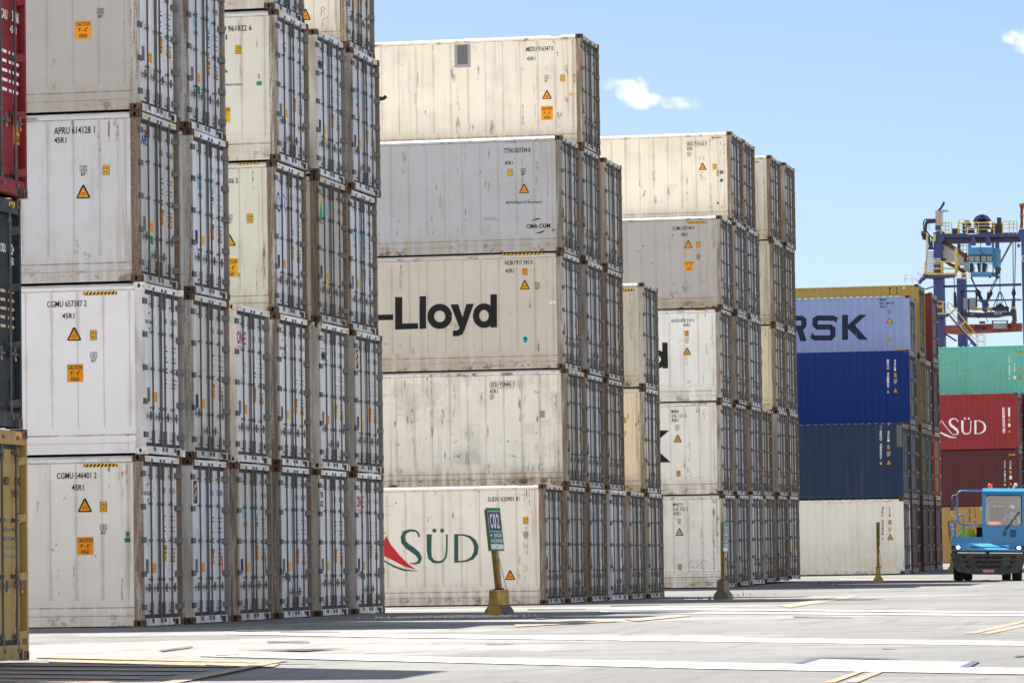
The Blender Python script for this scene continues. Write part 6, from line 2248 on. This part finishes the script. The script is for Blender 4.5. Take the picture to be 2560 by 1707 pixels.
Cr().box(CA, 1152, 1578, 1118, 1248, .1, 'dark', YC - 1.02).done("cab_window_band", cabo)
for x_ in (1162, 1262, 1378, 1480):
    Cr().box(CA, x_, x_ + 88, 1140, 1235, .05, 'cr_glass', YC - 1.06).done("cab_window", cabo)
g = Cr()
g.poly(CA, [(1170, 1260), (1215, 1260), (1240, 1330), (1240, 1425), (1165, 1425)], .4, 'cr_dark', YC).poly(CA, [(1300, 1270), (1350, 1260), (1350, 1425), (1320, 1425)], .4, 'cr_dark', YC).poly(CA, [(1390, 1260), (1440, 1260), (1480, 1290), (1450, 1425), (1390, 1425)], .4, 'cr_dark', YC)
g.done("cab_seat", cabo)
Cr().bar(CA, [(1365, 905), (1362, 1030), (1380, 1085), (1430, 1105)], .03, 'cr_dark', YC - 1.2).done("cab_cable", cabo)
Cr().bar(CA, [(990, 1440), (985, 1540)], .20, 'lampw', YC - 1).bar(CA, [(1155, 1440), (1150, 1520)], .18, 'lampw', YC - 1.2).box(CA, 1000, 1065, 1310, 1350, .2, 'lampw', YC - .9).box(CA, 1040, 1105, 1520, 1545, .2, 'lampw', YC - .9).box(CA, 1510, 1545, 1490, 1530, .3, 'cr_dark', YC - .9).done("floodlight")
Cr().bar(CA, [(1640, 1340), (1660, 1400), (1650, 1500), (1680, 1540)], .16, 'cr_dark', YC - .9).bar(CA, [(1690, 1350), (1700, 1450)], .10, 'cr_dark', YC - .9).bar(CA, [(1640, 1380), (1730, 1380)], .08, 'cr_dark', YC - .9).done("cable_bundle")
# braces, pipes and red portal beam
Cr().poly(CB, [(690, 238), (930, 232), (2085, 200), (2085, 240), (930, 268), (690, 275)], .6, 'cr_blue', YC + 1).done("upper_brace")
Cr().poly(CB, [(1300, 492), (2090, 480), (2090, 505), (1300, 518)], .4, 'cr_blue', YC + 1).done("middle_brace")
Cr().poly(CB, [(712, 1365), (1300, 1350), (1300, 1375), (712, 1395)], .5, 'cr_blue', YC + 1).done("lower_brace")
Cr().bar(CB, [(735, 1100), (935, 1230)], .07, 'cr_blue', YC + 1).bar(CB, [(380, 305), (520, 262)], .06, 'cr_blue', YC + 1).done("tie_bar")
rb = Cr().poly(CB, [(715, 952), (920, 945), (1100, 935), (2095, 908), (2095, 1050), (930, 1105), (715, 1085)], 1.2, 'cr_red', YC + 9).done("red_portal_beam")
b = MB()
kk = Deck(b, lambda u, v, l: cp(CB, u, v, YC + 8.98 - l)); kk.text("ZPMC", 1240, 1508, 1032, 962, 'cr_dark', .03, .01)
put("beam_lettering", b.mesh("beam_lettering"), rb)
Cr().box(CB, 1590, 1825, 908, 1005, .8, 'cr_grey', YC + 8.2).box(CB, 1565, 1590, 870, 1020, .3, 'cr_red', YC + 8.2).box(CB, 1825, 1850, 870, 1010, .3, 'cr_red', YC + 8.2).box(CB, 1565, 1850, 862, 875, .2, 'cr_dark', YC + 8.2).done("control_box", rb)
Cr().box(CB, 1340, 1440, 875, 915, .5, 'cr_rust', YC + 8.4).poly(CB, [(1930, 850), (1990, 845), (1995, 1050), (1935, 1060), (1900, 930)], .8, 'cr_red', YC + 8.6).done("beam_fitting", rb)
# zigzag stair with landings
g = Cr()
g.poly(CB, [(760, 735), (800, 735), (1310, 1310), (1300, 1350), (1270, 1350)], .25, 'cr_blue', YC - 1.6).box(CB, 600, 770, 735, 790, 1.2, 'cr_blue', YC - 1.6).box(CB, 600, 770, 728, 752, 1.2, 'cr_yellow', YC - 1.7).box(CB, 1280, 1440, 1325, 1375, 1.2, 'cr_blue', YC - 1.6)
for i in range(14):
    t_ = i / 14
    g.box(CB, 770 + 520 * t_, 800 + 520 * t_, 740 + 580 * t_, 752 + 580 * t_, .9, 'cr_blue', YC - 1.5)
st = g.done("stair")
g = Cr()
g.bar(CB, [(780, 650), (790, 530), (840, 570), (1255, 1075), (1285, 1110), (1290, 1170)], .045, 'cr_yellow', YC - 1.7).bar(CB, [(775, 640), (1230, 1160), (1290, 1210)], .03, 'cr_yellow', YC - 1.7).bar(CB, [(770, 700), (900, 850), (1260, 1250)], .03, 'cr_white', YC - 1.7)
for a_, b__ in (((810, 755), (900, 670)), ((990, 965), (1090, 885)), ((1155, 1140), (1235, 1070))):
    g.bar(CB, [a_, b__], .06, 'cr_yellow', YC - 1.7)
for y_ in (525, 600, 630):
    g.bar(CB, [(600, y_), (700, y_)], .05, 'cr_yellow', YC - 1.7)
g.bar(CB, [(695, 525), (695, 735)], .05, 'cr_yellow', YC - 1.7).bar(CB, [(700, 530), (740, 535), (755, 570), (755, 735)], .03, 'cr_white', YC - 1.7)
g.bar(CB, [(1300, 1325), (1302, 1140), (1330, 1118), (1420, 1118), (1445, 1145), (1440, 1330)], .045, 'cr_white', YC - 1.7).bar(CB, [(1330, 1325), (1332, 1120)], .03, 'cr_white', YC - 1.7).bar(CB, [(1405, 1325), (1410, 1120)], .03, 'cr_white', YC - 1.7).bar(CB, [(1300, 1235), (1440, 1235)], .03, 'cr_grey', YC - 1.7).bar(CB, [(1130, 1350), (1190, 1260), (1280, 1350)], .05, 'cr_blue', YC - 1.5)
g.done("stair_railing", st)
g = Cr()
g.bar(CB, [(165, 140), (310, -60), (345, -85)], .03, 'cr_white', YC - 1).bar(CB, [(200, 165), (350, -20)], .03, 'cr_white', YC - 1).bar(CB, [(160, 160), (165, 130)], .03, 'cr_white', YC - 1).bar(CB, [(260, 200), (350, 95), (380, 40)], .16, 'cr_blue', YC - .8).bar(CB, [(240, 10), (340, 90)], .04, 'cr_white', YC - 1).bar(CB, [(170, 100), (270, 175)], .04, 'cr_white', YC - 1)
g.bar(CB, [(15, 190), (15, 50), (120, 45), (145, 70), (145, 190)], .035, 'cr_white', YC - 1).bar(CB, [(15, 120), (140, 125)], .025, 'cr_white', YC - 1).bar(CB, [(35, 190), (35, 50)], .025, 'cr_white', YC - 1)
g.done("upper_stair_railing")
Cr().bar(CA, [(2090, 650), (2100, 420), (2085, 220), (2140, 225)], .16, 'cr_rust').bar(CA, [(2130, 225), (2105, 350), (2112, 600)], .08, 'cr_rust').done("rusty_mast")
Cr().box(CA, 2020, 2060, 925, 985, .3, 'cr_dark', YC - .3).box(CA, 668, 710, 970, 1030, .3, 'cr_blue', YC - .3).done("leg_fitting")

# lifting spreader hanging from the crane
spr_at = at(2260 + 1450 / 7.127, 680 + 760 / 7.127, YC + 3)
_keep = crane
crane = thing("container_spreader", "dark navy lifting spreader hanging on wire ropes under the crane's cab", "spreader", tuple(spr_at))
YS = YC + 3
Cr().poly(CB, [(1010, 740), (1160, 712), (1420, 728), (1500, 712), (1890, 705), (1910, 650), (1975, 650), (1985, 760), (1990, 870), (1935, 870), (1925, 790), (1880, 765), (1800, 770), (1650, 800), (1400, 800), (1130, 795), (1010, 785)], 1.6, 'cr_dark', YS).done("main_beam")
g = Cr().box(CB, 1010, 1050, 330, 745, .4, 'cr_dark', YS).box(CB, 1275, 1302, 340, 640, .4, 'cr_dark', YS).box(CB, 1010, 1302, 328, 352, .4, 'cr_dark', YS).box(CB, 1140, 1160, 480, 720, .3, 'cr_dark', YS)
g.done("equipment_frame")
Cr().box(CB, 1048, 1145, 465, 660, 1.0, 'cr_grey', YS + .2).box(CB, 1160, 1258, 458, 665, 1.0, 'cr_grey', YS + .2).done("control_cabinet")
Cr().box(CB, 1205, 1300, 615, 675, .8, 'cr_yhead', YS - .3).box(CB, 1300, 1400, 640, 672, .5, 'cr_yhead', YS - .3).box(CB, 1465, 1565, 632, 672, .8, 'cr_yhead', YS - .3).box(CB, 1530, 1562, 660, 700, .5, 'cr_yhead', YS - .3).done("yellow_actuator")
Cr().poly(CB, [(1385, 540), (1420, 515), (1470, 520), (1500, 560), (1500, 600), (1475, 620), (1475, 690), (1430, 715), (1392, 690), (1392, 600)], 1.0, 'cr_blue', YS - .2).done("head_block")
Cr().poly(CB, [(1575, 630), (1640, 612), (1710, 540), (1785, 608), (1858, 615), (1858, 685), (1840, 705), (1825, 690), (1620, 695), (1575, 680)], .9, 'cr_dark', YS).done("cable_basket")
Cr().poly(CB, [(1905, 610), (1940, 575), (1975, 600), (1985, 640), (1905, 640)], .5, 'cr_yhead', YS).done("end_fitting")
g = Cr()
for a in ([(1180, 80), (1285, 300)], [(1195, 75), (1300, 310)], [(1640, 115), (1535, 320)], [(1668, 110), (1560, 330)], [(1703, -300), (1712, 360)], [(1940, -580), (1950, 300)], [(1990, -580), (1972, 300)], [(1920, -560), (1700, -150)], [(1940, -560), (1720, -150)], [(890, 90), (905, 360)], [(1690, 365), (1590, 620)], [(1700, 365), (1640, 620)], [(1720, 365), (1750, 560)], [(1730, 365), (1840, 620)]):
    g.bar(CB, a, .035, 'cr_dark', YS, 5)
g.bar(CB, [(1690, 365), (1730, 365)], .07, 'cr_dark', YS)
g.done("wire_rope")
g = Cr().bar(CB, [(1285, 305), (1320, 370), (1345, 420), (1395, 530)], [.10, .26, .14, .18], 'cr_dark', YS).bar(CB, [(1545, 320), (1535, 370), (1500, 470), (1475, 530)], [.10, .24, .13, .13], 'cr_dark', YS).bar(CB, [(1955, 300), (1955, 380), (1957, 470), (1948, 600)], [.10, .20, .13, .16], 'cr_dark', YS).bar(CB, [(905, 360), (912, 450), (915, 640)], [.10, .13, .15], 'cr_dark', YS)
g.done("rope_coupling")
Cr().bar(CB, [(1470, 800), (1475, 850), (1500, 885)], .03, 'cr_dark', YS).bar(CB, [(1328, 780), (1328, 825)], .08, 'cr_dark', YS).done("hanging_cable")
b = MB(); kk = Deck(b, lambda u, v, l: cp(CB, u, v, YS - .02 - l)); kk.text("ZML SB", 1605, 1740, 760, 722, 'cr_white', .02, .01); kk.text("ZPMC", 1180, 1255, 765, 735, 'cr_white', .0, .01)
put("spreader_lettering", b.mesh("spreader_lettering"), crane)
crane = _keep
